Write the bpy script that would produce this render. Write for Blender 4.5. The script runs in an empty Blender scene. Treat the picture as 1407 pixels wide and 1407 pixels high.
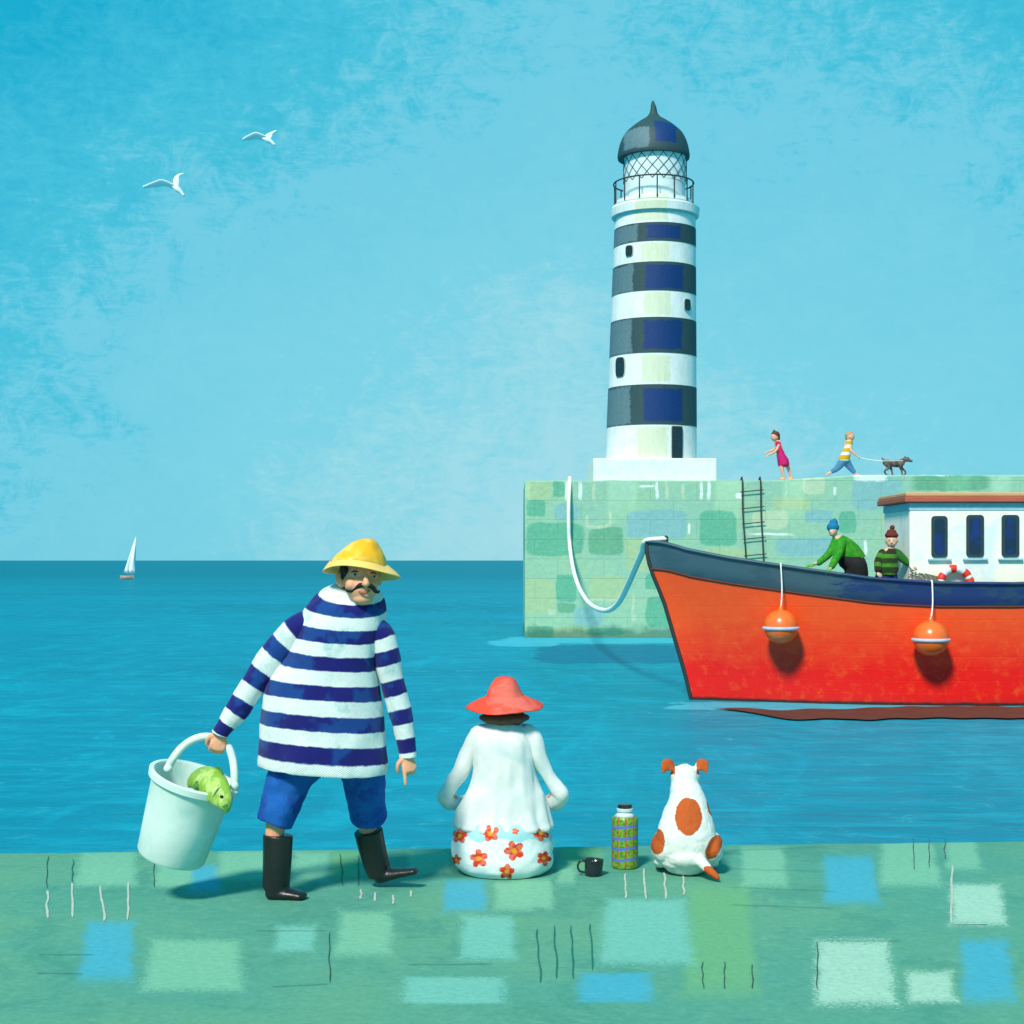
import bpy, math, random
from math import pi, sin, cos, radians
from mathutils import Vector, Matrix, noise as mn

random.seed(7)
S = bpy.context.scene
COL = S.collection
F, CX, HZ, EYE = 2110.0, 703.5, 770.0, 2.84      # focal length and horizon measured on the 1407 px photograph
QZ = 1.20                                         # top of the near quay

# ------------------------------------------------------------------ camera, world, sun
cd = bpy.data.cameras.new("camera"); cam = bpy.data.objects.new("camera", cd); COL.objects.link(cam)
cam.location = (0, 0, EYE); cam.rotation_euler = (pi/2, 0, 0)
cd.sensor_width = 36; cd.lens = 36*F/1407; cd.shift_y = (HZ-CX)/1407
cd.clip_start = 0.1; cd.clip_end = 60000
S.camera = cam
S.view_settings.view_transform = 'Standard'; S.view_settings.look = 'None'
S.view_settings.exposure = 0.0; S.view_settings.gamma = 1.0

SUN_EL, SUN_AZ = radians(46), radians(203)        # azimuth clockwise from +Y: behind the camera, to the left
sd = bpy.data.lights.new("sun", 'SUN'); sd.energy = 4.5; sd.angle = radians(9); sd.color = (1.0, 0.93, 0.82)
so = bpy.data.objects.new("sun", sd); COL.objects.link(so)
tosun = Vector((sin(SUN_AZ)*cos(SUN_EL), cos(SUN_AZ)*cos(SUN_EL), sin(SUN_EL)))
so.rotation_euler = tosun.to_track_quat('Z', 'Y').to_euler()

def lin(c):
    return tuple(((v/255)/12.92 if v/255 <= 0.04045 else ((v/255+0.055)/1.055)**2.4) for v in c)
def C(r, g, b, k=1.0):
    l = lin((r, g, b)); return (min(1, l[0]*k), min(1, l[1]*k), min(1, l[2]*k), 1)

class N:
    """tiny node-graph helper"""
    def __init__(s, nt): s.nt = nt; s.L = nt.links
    def n(s, t, **kw):
        nd = s.nt.nodes.new(t)
        for k, v in kw.items(): setattr(nd, k, v)
        return nd
    def put(s, sock, v):
        if isinstance(v, bpy.types.NodeSocket): s.L.new(v, sock)
        elif v is not None: sock.default_value = v
    def math(s, op, a, b=None, c=None, clamp=False):
        nd = s.n('ShaderNodeMath', operation=op, use_clamp=clamp)
        s.put(nd.inputs[0], a)
        if b is not None: s.put(nd.inputs[1], b)
        if c is not None: s.put(nd.inputs[2], c)
        return nd.outputs[0]
    def vm(s, op, a, b=None, c=None):
        nd = s.n('ShaderNodeVectorMath', operation=op)
        s.put(nd.inputs[0], a)
        if b is not None: s.put(nd.inputs[1], b)
        if c is not None: s.put(nd.inputs[2], c)
        return nd.outputs[0]
    def mix(s, f, a, b, mode='MIX'):
        nd = s.n('ShaderNodeMix', data_type='RGBA', blend_type=mode, clamp_factor=True)
        s.put(nd.inputs[0], f); s.put(nd.inputs[6], a); s.put(nd.inputs[7], b)
        return nd.outputs[2]
    def noise(s, vec, scale, detail=3, rough=0.55, dist=0.0, color=False):
        nd = s.n('ShaderNodeTexNoise')
        s.put(nd.inputs['Vector'], vec); nd.inputs['Scale'].default_value = scale
        nd.inputs['Detail'].default_value = detail; nd.inputs['Roughness'].default_value = rough
        nd.inputs['Distortion'].default_value = dist
        return nd.outputs['Color' if color else 'Fac']
    def ramp(s, f, a, b, lo=0.0, hi=1.0):
        nd = s.n('ShaderNodeMapRange', clamp=True); s.put(nd.inputs[0], f)
        for i, v in enumerate((a, b, lo, hi)): s.put(nd.inputs[i+1], v)
        return nd.outputs[0]
    def xyz(s, v):
        nd = s.n('ShaderNodeSeparateXYZ'); s.put(nd.inputs[0], v); return nd.outputs
    def cxyz(s, x, y, z=0.0):
        nd = s.n('ShaderNodeCombineXYZ')
        for i, v in enumerate((x, y, z)): s.put(nd.inputs[i], v)
        return nd.outputs[0]
    def bump(s, h, strength=0.3, dist=0.01, nrm=None):
        nd = s.n('ShaderNodeBump'); nd.inputs['Strength'].default_value = strength
        nd.inputs['Distance'].default_value = dist; s.put(nd.inputs['Height'], h)
        if nrm is not None: s.put(nd.inputs['Normal'], nrm)
        return nd.outputs[0]

W = bpy.data.worlds.new("World"); S.world = W; W.use_nodes = True
W.node_tree.nodes.clear(); g = N(W.node_tree)
tc = g.n('ShaderNodeTexCoord').outputs['Generated']
sky = g.n('ShaderNodeTexSky', sky_type='NISHITA', sun_disc=False, sun_elevation=SUN_EL, sun_rotation=SUN_AZ)
X, Y_, Z = g.xyz(tc)[:3]
stretch = g.vm('MULTIPLY', tc, (1.0, 1.0, 1.7))
big = g.noise(stretch, 3.2, 5, 0.6, 0.4)
fine = g.noise(g.vm('MULTIPLY', tc, (26.0, 26.0, 30.0)), 1.6, 7, 0.78, 0.9)
brush = g.noise(g.vm('MULTIPLY', tc, (40.0, 40.0, 150.0)), 1.0, 5, 0.75, 1.2)
fleck = g.noise(tc, 190.0, 3, 0.8, 0.5)
el = g.math('ADD', g.math('MULTIPLY', Z, 0.82), g.math('MULTIPLY', g.math('ABSOLUTE', g.math('SUBTRACT', X, 0.03)), 0.66))
el = g.math('ADD', el, g.math('MULTIPLY', X, -0.10))
el = g.math('ADD', el, g.math('MULTIPLY', g.math('SUBTRACT', big, 0.5), 0.30))
rgh = g.math('ADD', g.math('MULTIPLY', g.math('SUBTRACT', fine, 0.5), 0.27), g.math('MULTIPLY', g.math('SUBTRACT', brush, 0.5), 0.16))
rgh = g.math('ADD', rgh, g.math('MULTIPLY', g.math('SUBTRACT', fleck, 0.5), 0.06))
el = g.math('ADD', g.math('ADD', el, rgh), 0.02)
cr = g.n('ShaderNodeValToRGB'); g.put(cr.inputs[0], el)
cr.color_ramp.interpolation = 'LINEAR'
els = cr.color_ramp.elements
els[0].position = 0.0; els[0].color = C(162, 220, 231, 1.04)
els[1].position = 0.54; els[1].color = C(4, 172, 208, 1.04)
for p, c in ((0.09, C(152, 216, 230, 1.05)), (0.19, C(118, 207, 226, 1.06)), (0.335, C(108, 202, 225, 1.06)), (0.395, C(66, 191, 218, 1.06))):
    e = els.new(p); e.color = c
nish = g.mix(1.0, sky.outputs[0], (0.10, 0.10, 0.10, 1), 'MULTIPLY')
skyc = g.mix(0.06, cr.outputs[0], nish)
bg = g.n('ShaderNodeBackground'); g.put(bg.inputs[0], skyc); bg.inputs[1].default_value = 1.0
wo = g.n('ShaderNodeOutputWorld'); g.L.new(bg.outputs[0], wo.inputs[0])

# ------------------------------------------------------------------ materials
def newmat(name):
    m = bpy.data.materials.new(name); m.use_nodes = True; m.node_tree.nodes.clear()
    g = N(m.node_tree); p = g.n('ShaderNodeBsdfPrincipled'); o = g.n('ShaderNodeOutputMaterial')
    g.L.new(p.outputs[0], o.inputs[0]); return m, g, p
def pos(g): return g.n('ShaderNodeNewGeometry').outputs['Position']

def mat(name, c, rough=0.7, var=0.12, scale=8.0, bump=0.25, bscale=40.0, bdist=0.004, spec=0.35,
        c2=None, c2scale=5.0, c2thr=(0.5, 0.6), attr=None, weave=0.0, stretch=(1, 1, 1), coat=0.0, sss=0.0):
    m, g, p = newmat(name); P0 = pos(g); P1 = g.vm('MULTIPLY', P0, stretch)
    col = c
    if attr:
        a = g.n('ShaderNodeAttribute', attribute_name=attr); col = a.outputs['Color']
    if c2 is not None:
        f = g.ramp(g.noise(P1, c2scale, 5, 0.65, 0.5), c2thr[0], c2thr[1]); col = g.mix(f, col, c2)
    v = g.ramp(g.noise(P1, scale, 6, 0.65), 0.3, 0.7, 1-var, 1+var)
    col = g.mix(1.0, col, g.cxyz(v, v, v), 'MULTIPLY')
    g.put(p.inputs['Base Color'], col)
    g.put(p.inputs['Roughness'], g.ramp(g.noise(P1, scale*2.3, 3), 0.3, 0.7, max(0.05, rough-0.1), min(1, rough+0.1)))
    p.inputs['Specular IOR Level'].default_value = spec
    p.inputs['Coat Weight'].default_value = coat
    if sss: p.inputs['Subsurface Weight'].default_value = sss; p.inputs['Subsurface Radius'].default_value = (0.02, 0.008, 0.004)
    h = g.noise(P1, bscale, 5, 0.6)
    if weave:
        x, y, z = g.xyz(P0)[:3]
        w = g.math('MULTIPLY', g.math('SINE', g.math('MULTIPLY', z, 6.283/weave)), g.math('SINE', g.math('MULTIPLY', x, 6.283/weave)))
        h = g.math('ADD', h, g.math('MULTIPLY', w, 0.22))
    if bump: g.put(p.inputs['Normal'], g.bump(h, bump, bdist))
    return m

def patches(g, v2, base, rects, wob=(3.0, 0.1), speck=(60.0, 0.5), round_=False):
    """list of (cx, cy, hx, hy, colour): irregular worn-edged blocks in the plane of v2. Returns colour and a coverage height"""
    wn = g.noise(v2, wob[0], 3, 0.6, color=True)
    w = g.vm('MULTIPLY_ADD', g.vm('SUBTRACT', wn, (0.5, 0.5, 0.5)), (wob[1],)*3, v2)
    sp = g.math('MULTIPLY', g.math('SUBTRACT', g.noise(v2, speck[0], 4, 0.8), 0.5), speck[1])
    col = base; cov = None
    dry = g.ramp(g.noise(v2, speck[0]*0.8, 5, 0.85, 0.5), 0.36, 0.5, 0.62, 1.0)
    wx, wy, _ = g.xyz(w)[:3]
    for rc in rects:
        cx, cy, hx, hy, c = rc[:5]; k_ = rc[5] if len(rc) > 5 else 0.0     # k_: how much the stone leans
        x = g.math('MULTIPLY_ADD', wx, 1/hx, (k_*cy-cx)/hx)
        if k_: x = g.math('MULTIPLY_ADD', wy, -k_/hx, x)
        x = g.math('ABSOLUTE', x); y = g.math('ABSOLUTE', g.math('MULTIPLY_ADD', wy, 1/hy, -cy/hy))
        if round_:
            d = g.math('POWER', g.math('ADD', g.math('POWER', x, 5.0), g.math('POWER', y, 5.0)), 0.2)
        else: d = g.math('MAXIMUM', x, y)
        soft = 0.012/min(hx, hy)+0.03
        k = min(1.2, 0.06/min(hx, hy)+0.3)
        d = g.math('MULTIPLY_ADD', sp, k, d)
        mk = g.ramp(d, 1.0-soft, 1.0+soft, 1.0, 0.0)
        if dry is not None: mk = g.math('MULTIPLY', mk, dry)
        col = g.mix(mk, col, c)
        
    return col, cov

# ------------------------------------------------------------------ mesh helpers
ORG = {}
def V(*a): return Vector(a)
def P(px, py, Y): return Vector(((px-CX)*Y/F, Y, EYE-(py-HZ)*Y/F))
def gnd(px, py, z=QZ):
    Y = (EYE-z)*F/(py-HZ); return Vector(((px-CX)*Y/F, Y, z))

def empty(name, loc, label=None, cat=None, group=None):
    o = bpy.data.objects.new(name, None); COL.objects.link(o); o.location = loc; o.empty_display_size = 0.1
    ORG[o.name] = Vector(loc)
    if label: tag(o, label, cat, group)
    return o
def tag(o, label=None, cat=None, group=None, kind=None):
    if label: o['label'] = label
    if cat: o['category'] = cat
    if group: o['group'] = group
    if kind: o['kind'] = kind
    return o

class G:
    """geometry buffer: vertices, faces, per-vertex float/colour attributes, per-face material index"""
    def __init__(s): s.v = []; s.f = []; s.mi = []; s.a = {}; s.uv = []
    def add(self, vs, fs, mi=0, **attrs):
        b = len(self.v); self.v += [Vector(v) for v in vs]; self.f += [tuple(i+b for i in f) for f in fs]; self.mi += [mi]*len(fs)
        for k, vals in attrs.items():
            l = self.a.setdefault(k, [0.0]*b); l += [0.0]*(b-len(l)); l += list(vals)
        return self
    def xf(s, M):
        s.v = [M @ v for v in s.v]; return s
    def join(s, o, mi=None):
        b = len(s.v); s.v += o.v; s.f += [tuple(i+b for i in f) for f in o.f]; s.mi += (o.mi if mi is None else [mi]*len(o.f))
        for k, l in o.a.items():
            t = s.a.setdefault(k, [0.0]*b); t += [0.0]*(b-len(t)); t += l
        return s
    def mesh(s, name, org=Vector((0, 0, 0)), smooth=True):
        me = bpy.data.meshes.new(name)
        me.from_pydata([tuple(v-org) for v in s.v], [], s.f); me.update()
        if any(s.mi): me.polygons.foreach_set('material_index', s.mi)
        me.polygons.foreach_set('use_smooth', [smooth]*len(me.polygons))
        for k, l in s.a.items():
            l = l+[0.0]*(len(s.v)-len(l)); at = me.attributes.new(k, 'FLOAT', 'POINT'); at.data.foreach_set('value', l)
        return me

def obj(name, geo, mats, parent=None, smooth=True, bevel=0.0, colfn=None, sharp=None):
    org = ORG[parent.name] if parent else Vector((0, 0, 0))
    me = geo.mesh(name, org, smooth) if isinstance(geo, G) else geo
    for m in (mats if isinstance(mats, (list, tuple)) else [mats]): me.materials.append(m)
    if colfn: paint(me, colfn, org)
    o = bpy.data.objects.new(name, me); COL.objects.link(o); ORG[o.name] = org
    if parent: o.parent = parent
    if bevel:
        b = o.modifiers.new('bevel', 'BEVEL'); b.width = bevel; b.segments = 2; b.limit_method = 'ANGLE'; b.angle_limit = radians(40)
    if sharp: me.set_sharp_from_angle(angle=radians(sharp))
    return o
def reorigin(o, loc):
    """move a root mesh's origin to its base"""
    loc = Vector(loc); o.data.transform(Matrix.Translation(-loc)); o.location = loc; return o
def paint(me, fn, org):
    at = me.color_attributes.new('col', 'FLOAT_COLOR', 'POINT'); out = []
    for v in me.vertices: out += list(fn(v.co+org))
    at.data.foreach_set('color', out)

def catmull(pts, sub):
    """pts: list of tuples (any length), centripetal-free uniform Catmull-Rom"""
    out = []; n = len(pts)
    for i in range(n-1):
        p0 = pts[max(i-1, 0)]; p1 = pts[i]; p2 = pts[i+1]; p3 = pts[min(i+2, n-1)]
        for k in range(sub):
            t = k/sub; t2 = t*t; t3 = t2*t
            out.append(tuple(0.5*((2*b)+(-a+c)*t+(2*a-5*b+4*c-d)*t2+(-a+3*b-3*c+d)*t3) for a, b, c, d in zip(p0, p1, p2, p3)))
    out.append(tuple(pts[-1])); return out

def tube(pts, ra, rb=None, n=16, side=None, sub=4, caps=True, roundcap=True, s=None, closed=False):
    """tapered tube through pts; ra/rb radii per point; side = direction of ra"""
    m = len(pts)
    ra = ra if isinstance(ra, (list, tuple)) else [ra]*m
    rb = ra if rb is None else (rb if isinstance(rb, (list, tuple)) else [rb]*m)
    s = s if s is not None else [0.0]*m
    data = [(p[0], p[1], p[2], a, b, q) for p, a, b, q in zip(pts, ra, rb, s)]
    if sub > 1 and m > 1: data = catmull(data, sub)
    if roundcap and caps:
        def capd(e0, e1):
            d = Vector(e0[:3])-Vector(e1[:3])
            if d.length < 1e-9: return []
            d.normalize(); r = min(e0[3], e0[4]); out = []
            for k in (1, 2, 3):
                a = k*pi/2/3.4
                c = Vector(e0[:3])+d*r*sin(a); q = cos(a); out.append((c[0], c[1], c[2], e0[3]*q, e0[4]*q, e0[5]))
            return out
        data = capd(data[0], data[1])[::-1]+data+capd(data[-1], data[-2])
    C_ = [Vector(d[:3]) for d in data]; k = len(C_); vs = []; fs = []; av = []
    up = Vector(side) if side is not None else None
    prev = None
    for i in range(k):
        t = (C_[min(i+1, k-1)]-C_[max(i-1, 0)])
        if t.length < 1e-9: t = Vector((0, 0, 1))
        t.normalize()
        if up is not None: a = up-t*up.dot(t)
        elif prev is not None: a = prev-t*prev.dot(t)
        else:
            a = Vector((1, 0, 0)) if abs(t.x) < 0.8 else Vector((0, 1, 0)); a = a-t*a.dot(t)
        if a.length < 1e-6: a = t.orthogonal()
        a.normalize(); prev = a; b = t.cross(a)
        for j in range(n):
            w = 2*pi*j/n; vs.append(C_[i]+a*cos(w)*data[i][3]+b*sin(w)*data[i][4]); av.append(data[i][5])
    for i in range(k-1):
        for j in range(n):
            j2 = (j+1) % n; fs.append((i*n+j, i*n+j2, (i+1)*n+j2, (i+1)*n+j))
    if caps: fs.append(tuple(range(n))[::-1]); fs.append(tuple((k-1)*n+j for j in range(n)))
    return G().add(vs, fs, s=av)

def ell(c, r, n=20, m=12, rot=None, p=1.0):
    vs = []; fs = []
    for i in range(1, m):
        a = pi*i/m
        for j in range(n):
            w = 2*pi*j/n; vs.append(Vector((sin(a)*cos(w)*r[0], sin(a)*sin(w)*r[1], cos(a)*r[2])))
    vs += [Vector((0, 0, r[2])), Vector((0, 0, -r[2]))]
    for i in range(m-2):
        for j in range(n): fs.append((i*n+j, (i+1)*n+j, (i+1)*n+(j+1) % n, i*n+(j+1) % n))
    T, B = len(vs)-2, len(vs)-1
    for j in range(n): fs.append((T, j, (j+1) % n)); fs.append((B, (m-2)*n+(j+1) % n, (m-2)*n+j))
    M = Matrix.Translation(Vector(c))
    if rot is not None: M = M @ rot.to_4x4()
    return G().add([M @ v for v in vs], fs)

def box(c, h, rot=None):
    vs = [Vector((x*h[0], y*h[1], z*h[2])) for x in (-1, 1) for y in (-1, 1) for z in (-1, 1)]
    fs = [(0, 1, 3, 2), (4, 6, 7, 5), (0, 4, 5, 1), (2, 3, 7, 6), (0, 2, 6, 4), (1, 5, 7, 3)]
    M = Matrix.Translation(Vector(c))
    if rot is not None: M = M @ rot.to_4x4()
    return G().add([M @ v for v in vs], fs)

def lathe(prof, n=48, M=None, caps=(True, True), sub=1, mi=None, sval=None):
    """prof: (r, z) or (r, z, cx)"""
    prof = [tuple(p)+((0.0,) if len(p) == 2 else ()) for p in prof]
    if sub > 1: prof = catmull(prof, sub)
    vs = []; fs = []; mis = []; k = len(prof)
    for (r, z, cx) in prof:
        for j in range(n): w = 2*pi*j/n; vs.append(Vector((cx+r*cos(w), r*sin(w), z)))
    gg = G()
    for i in range(k-1):
        for j in range(n):
            fs.append((i*n+j, i*n+(j+1) % n, (i+1)*n+(j+1) % n, (i+1)*n+j)); mis.append(mi[i] if mi else 0)
    if caps[0]: fs.append(tuple(range(n))[::-1]); mis.append(mis[0] if mis else 0)
    if caps[1]: fs.append(tuple((k-1)*n+j for j in range(n))); mis.append(mis[-1])
    gg.add(vs, fs); gg.mi = mis
    if M is not None: gg.xf(M)
    return gg

def union(parts, voxel, smooth=6, name='body', org=Vector((0, 0, 0)), fac=0.5):
    """fuse closed pieces into one continuous skin"""
    gg = G()
    for p in parts: gg.join(p)
    gg.a = {}
    me = gg.mesh('tmp'); o = bpy.data.objects.new('tmp', me); COL.objects.link(o)
    r = o.modifiers.new('r', 'REMESH'); r.mode = 'VOXEL'; r.voxel_size = voxel
    sm = o.modifiers.new('s', 'SMOOTH'); sm.iterations = smooth; sm.factor = fac
    dg = bpy.context.evaluated_depsgraph_get(); dg.update()
    me2 = bpy.data.meshes.new_from_object(o.evaluated_get(dg), preserve_all_data_layers=False, depsgraph=dg)
    bpy.data.objects.remove(o); bpy.data.meshes.remove(me)
    me2.name = name; me2.transform(Matrix.Translation(-org)); me2.materials.clear()
    me2.polygons.foreach_set('use_smooth', [True]*len(me2.polygons))
    return me2

def warp(me, fn):
    import numpy as np
    n = len(me.vertices); a = np.empty(n*3, dtype=np.float32); me.vertices.foreach_get('co', a)
    nn_ = np.empty(n*3, dtype=np.float32); me.vertices.foreach_get('normal', nn_); L_ = a.tolist(); M_ = nn_.tolist()
    out = []
    for i in range(n): out += list(fn(Vector(L_[3*i:3*i+3]), Vector(M_[3*i:3*i+3])))
    me.vertices.foreach_set('co', out); me.update()

def wrinkle(geo, amp, scale, seed=0.0, zs=1.0):
    """push vertices along their normals with soft folds"""
    me = geo.mesh('t'); nrm = [v.normal.copy() for v in me.vertices]; bpy.data.meshes.remove(me)
    for i, v in enumerate(geo.v):
        q = Vector((v.x*scale+seed, v.y*scale, v.z*scale*zs))
        geo.v[i] = v+nrm[i]*amp*(mn.noise(q)+0.5*mn.noise(q*2.3))
    return geo

def loft(rings, n=48, sub=4, sagf=None, tilt=0.0, capb=True):
    """rings: (cx, cy, cz, a, b, s, sag): ellipses round a vertical-ish axis; sag lowers the camera side"""
    d = catmull(rings, sub); vs = []; fs = []; av = []
    for (x, y, z, a, b, s, sg) in d:
        for j in range(n):
            w = 2*pi*j/n; dx = a*cos(w); dy = b*sin(w)
            vs.append(Vector((x+dx, y+dy, z-tilt*dx+sg*sin(w)))); av.append(s)
    k = len(d)
    for i in range(k-1):
        for j in range(n): fs.append((i*n+j, (i+1)*n+j, (i+1)*n+(j+1) % n, i*n+(j+1) % n))
    fs.append(tuple(range(n)))
    if capb: fs.append(tuple((k-1)*n+j for j in range(n))[::-1])
    return G().add(vs, fs, s=av)

def hand(wrist, d, side, nrm, L=0.18, curl=(0.3, 0.4, 0.3), r=0.0088, thumb=1, straight=None):
    """palm, four unequal fingers and a thumb, as closed pieces for union(); nrm is the way the palm faces"""
    d = Vector(d).normalized(); side = Vector(side); side = (side-d*side.dot(d)).normalized(); nrm = Vector(nrm)
    nrm = (nrm-d*nrm.dot(d)-side*nrm.dot(side)).normalized()
    wrist = Vector(wrist); parts = []
    w = L*0.22
    parts.append(tube([wrist-d*0.03, wrist, wrist+d*L*0.25, wrist+d*L*0.5], [0.026, 0.026, w, w*0.98], [0.02, 0.019, 0.016, 0.013], side=side, n=14))
    lens = [0.40, 0.45, 0.42, 0.33]
    for i, fl in enumerate(lens):
        o = (i-1.5)*w*0.52
        p = wrist+d*L*(0.47-abs(i-1.4)*0.012)+side*o*thumb
        pts = [p-d*0.02, p]; ang = 0
        cs = (0.05, 0.08, 0.05) if straight == i else curl
        for k, q in enumerate((0.45, 0.31, 0.24)):
            ang += cs[k]*1.0
            p = p+(d*cos(ang)+nrm*sin(ang))*fl*L*q*1.15; pts.append(p)
        parts.append(tube(pts, [r*1.05, r*1.08, r, r*0.9, r*0.75], n=10, sub=3))
    b = wrist+d*L*0.12-side*w*0.75*thumb
    t1 = b+(d*0.6-side*0.65*thumb+nrm*0.3).normalized()*L*0.2
    t2 = t1+(d*0.9-side*0.15*thumb+nrm*0.35).normalized()*L*0.17
    t3 = t2+(d*0.85+side*0.2*thumb+nrm*0.4).normalized()*L*0.13
    parts.append(tube([b, t1, t2, t3], [r*1.35, r*1.25, r*1.05, r*0.8], n=10, sub=3))
    return parts

# ------------------------------------------------------------------ common materials
K = 0.70
SKIN = mat('skin', C(244, 172, 136, 0.95), 0.5, 0.07, 25, 0.15, 120, 0.002, 0.4, sss=0.08)
PALE_SKIN = mat('pale skin', C(232, 190, 160, 0.8), 0.55, 0.06, 20, 0.1, 80, 0.002)
ROPE_W = mat('white rope', C(250, 246, 232, .97), 0.85, 0.12, 30, 0.6, 90, 0.01)
IRON = mat('dark iron', C(58, 66, 66, 0.8), 0.6, 0.25, 20, 0.3, 80, 0.003)

# ------------------------------------------------------------------ sea
m, g, p = newmat('sea water')
P0 = pos(g); dist = g.xyz(P0)[1]
s1 = g.vm('MULTIPLY', P0, (0.35, 1.0, 1.0))
nb = g.noise(g.vm('MULTIPLY', P0, (0.02, 0.06, 0)), 1.0, 4, 0.6, 0.5)
ns = g.noise(s1, 1.6, 6, 0.7, 0.6)
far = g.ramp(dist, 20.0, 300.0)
nd_ = g.noise(g.vm('MULTIPLY', P0, (0.9, 0.9, 1.0)), 2.2, 7, 0.8, 1.2)
cw = g.mix(g.ramp(nb, 0.3, 0.7), C(0, 142, 168, 0.70), C(0, 162, 190, 0.78))
cw = g.mix(g.math('MULTIPLY', g.ramp(ns, 0.50, 0.72), 0.5), cw, C(30, 184, 206, .9))
cw = g.mix(g.math('MULTIPLY', g.ramp(ns, 0.48, 0.25), 0.4), cw, C(0, 130, 160, 0.8))
nd2 = g.noise(g.vm('MULTIPLY', P0, (0.5, 0.22, 1.0)), 1.0, 6, 0.75, 1.5)
cw = g.mix(g.math('MULTIPLY', g.ramp(nd2, 0.5, 0.66), 0.45), cw, C(0, 182, 206, .9))
cw = g.mix(g.math('MULTIPLY', g.ramp(nd_, 0.57, 0.66), 0.42), cw, C(70, 200, 218, .92))
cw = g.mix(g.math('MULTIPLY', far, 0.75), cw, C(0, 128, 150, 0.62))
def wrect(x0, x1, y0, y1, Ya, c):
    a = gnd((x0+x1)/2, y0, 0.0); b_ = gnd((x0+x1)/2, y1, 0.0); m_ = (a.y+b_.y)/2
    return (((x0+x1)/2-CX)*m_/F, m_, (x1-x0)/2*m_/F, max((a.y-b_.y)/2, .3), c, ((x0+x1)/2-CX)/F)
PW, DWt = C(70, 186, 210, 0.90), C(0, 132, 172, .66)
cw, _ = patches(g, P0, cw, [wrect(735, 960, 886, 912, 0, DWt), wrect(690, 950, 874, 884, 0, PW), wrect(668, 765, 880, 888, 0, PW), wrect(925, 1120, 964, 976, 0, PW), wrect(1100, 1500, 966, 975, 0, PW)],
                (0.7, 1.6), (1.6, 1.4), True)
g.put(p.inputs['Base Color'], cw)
p.inputs['Roughness'].default_value = 0.75; p.inputs['Specular IOR Level'].default_value = 0.15
w1 = g.noise(s1, 1.3, 6, 0.6, 0.8); w2 = g.noise(s1, 6.0, 5, 0.6, 0.6)
hh = g.math('ADD', w1, g.math('MULTIPLY', w2, 0.22))
b = g.bump(hh, 0.75, 0.2)
g.put(p.inputs['Normal'], b)
gl = g.n('ShaderNodeBsdfGlossy'); gl.inputs['Roughness'].default_value = 0.16; g.put(gl.inputs['Normal'], b)
gl.inputs['Color'].default_value = (0.40, 0.85, 0.9, 1)
ms = g.n('ShaderNodeMixShader'); ms.inputs[0].default_value = 0.14
g.L.new(p.outputs[0], ms.inputs[1]); g.L.new(gl.outputs[0], ms.inputs[2])
outn = [n for n in g.nt.nodes if n.type == 'OUTPUT_MATERIAL'][0]; g.L.new(ms.outputs[0], outn.inputs[0])
SEA = m
gs = G()
xs = [-30000, -3000, -300, -40, 40, 300, 3000, 30000]; ys = [8.2, 20, 60, 200, 1000, 5000, 45000]
gs.add([(x, y, 0) for y in ys for x in xs], [(j*8+i, j*8+i+1, (j+1)*8+i+1, (j+1)*8+i) for j in range(6) for i in range(7)])
gs.add([(x, y, 0.0) for y in (-300, 8.2) for x in (-30000, 30000)], [(0, 1, 3, 2)])
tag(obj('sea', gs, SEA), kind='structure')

def water_sheet(pts, z=0.012, seed=1):
    d = catmull([tuple(gnd(x, y, 0.0)) for x, y in pts]+[tuple(gnd(*pts[0], 0.0))], 10)[:-1]
    vs = [Vector((q[0]+0.12*mn.noise(Vector((q[0]*2, q[1], seed))), q[1]+0.5*mn.noise(Vector((q[0]*1.5, 3, seed))), z)) for q in d]
    return G().add(vs, [tuple(range(len(vs)))])
REFL = mat('brown painted reflection', C(118, 66, 54, .8), .8, .3, 4, .8, 12, .05, .15, stretch=(.4, 1.5, 1))  # brown sheet paints the boat's reflection and shade onto the water
fo = water_sheet([(975, 974.5), (1030, 975.5), (1100, 977), (1180, 974.5), (1260, 973), (1407, 972), (1480, 973), (1480, 988), (1360, 989), (1250, 989), (1180, 990), (1110, 990), (1060, 986), (1020, 979)], 0.03, 9)
tag(obj('painted_reflection', fo, REFL), 'dark brown band standing in for the reflection of the red hull on the water', 'painted_reflection', kind='stuff')

# ------------------------------------------------------------------ near quay
LG, LAQ, BLU, GRN, PAL = C(134, 200, 164, .84), C(128, 202, 182, .84), C(80, 184, 204, .82), C(120, 188, 134, .80), C(176, 218, 192, .88)
A_ = [(235, 130, 80, 48, LG), (235, 360, 68, 80, BLU), (510, 157, 42, 37, BLU), (480, 400, 130, 70, LG), (425, 145, 50, 35, LG),
      (635, 120, 85, 40, LG), (810, 125, 50, 42, LG), (905, 120, 42, 36, GRN), (1140, 112, 58, 30, LG), (765, 325, 50, 35, LAQ),
      (960, 310, 75, 60, LG), (1240, 205, 55, 42, BLU), (1375, 205, 50, 40, LG), (1305, 322, 72, 60, LAQ), (1210, 470, 140, 36, LAQ)]
B_ = [(600, 330, 92, 150, GRN), (200, 100, 58, 32, GRN), (160, 140, 22, 30, LG), (385, 305, 120, 90, LAQ), (300, 462, 100, 40, BLU),
      (715, 125, 60, 55, LG), (960, 160, 70, 65, BLU), (1125, 110, 78, 66, LG), (1272, 90, 42, 40, LG), (1315, 230, 72, 55, PAL),
      (970, 420, 105, 88, PAL), (1182, 460, 62, 42, PAL), (1345, 415, 68, 85, BLU), (60, 200, 60, 40, LG)]
rects = []
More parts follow.
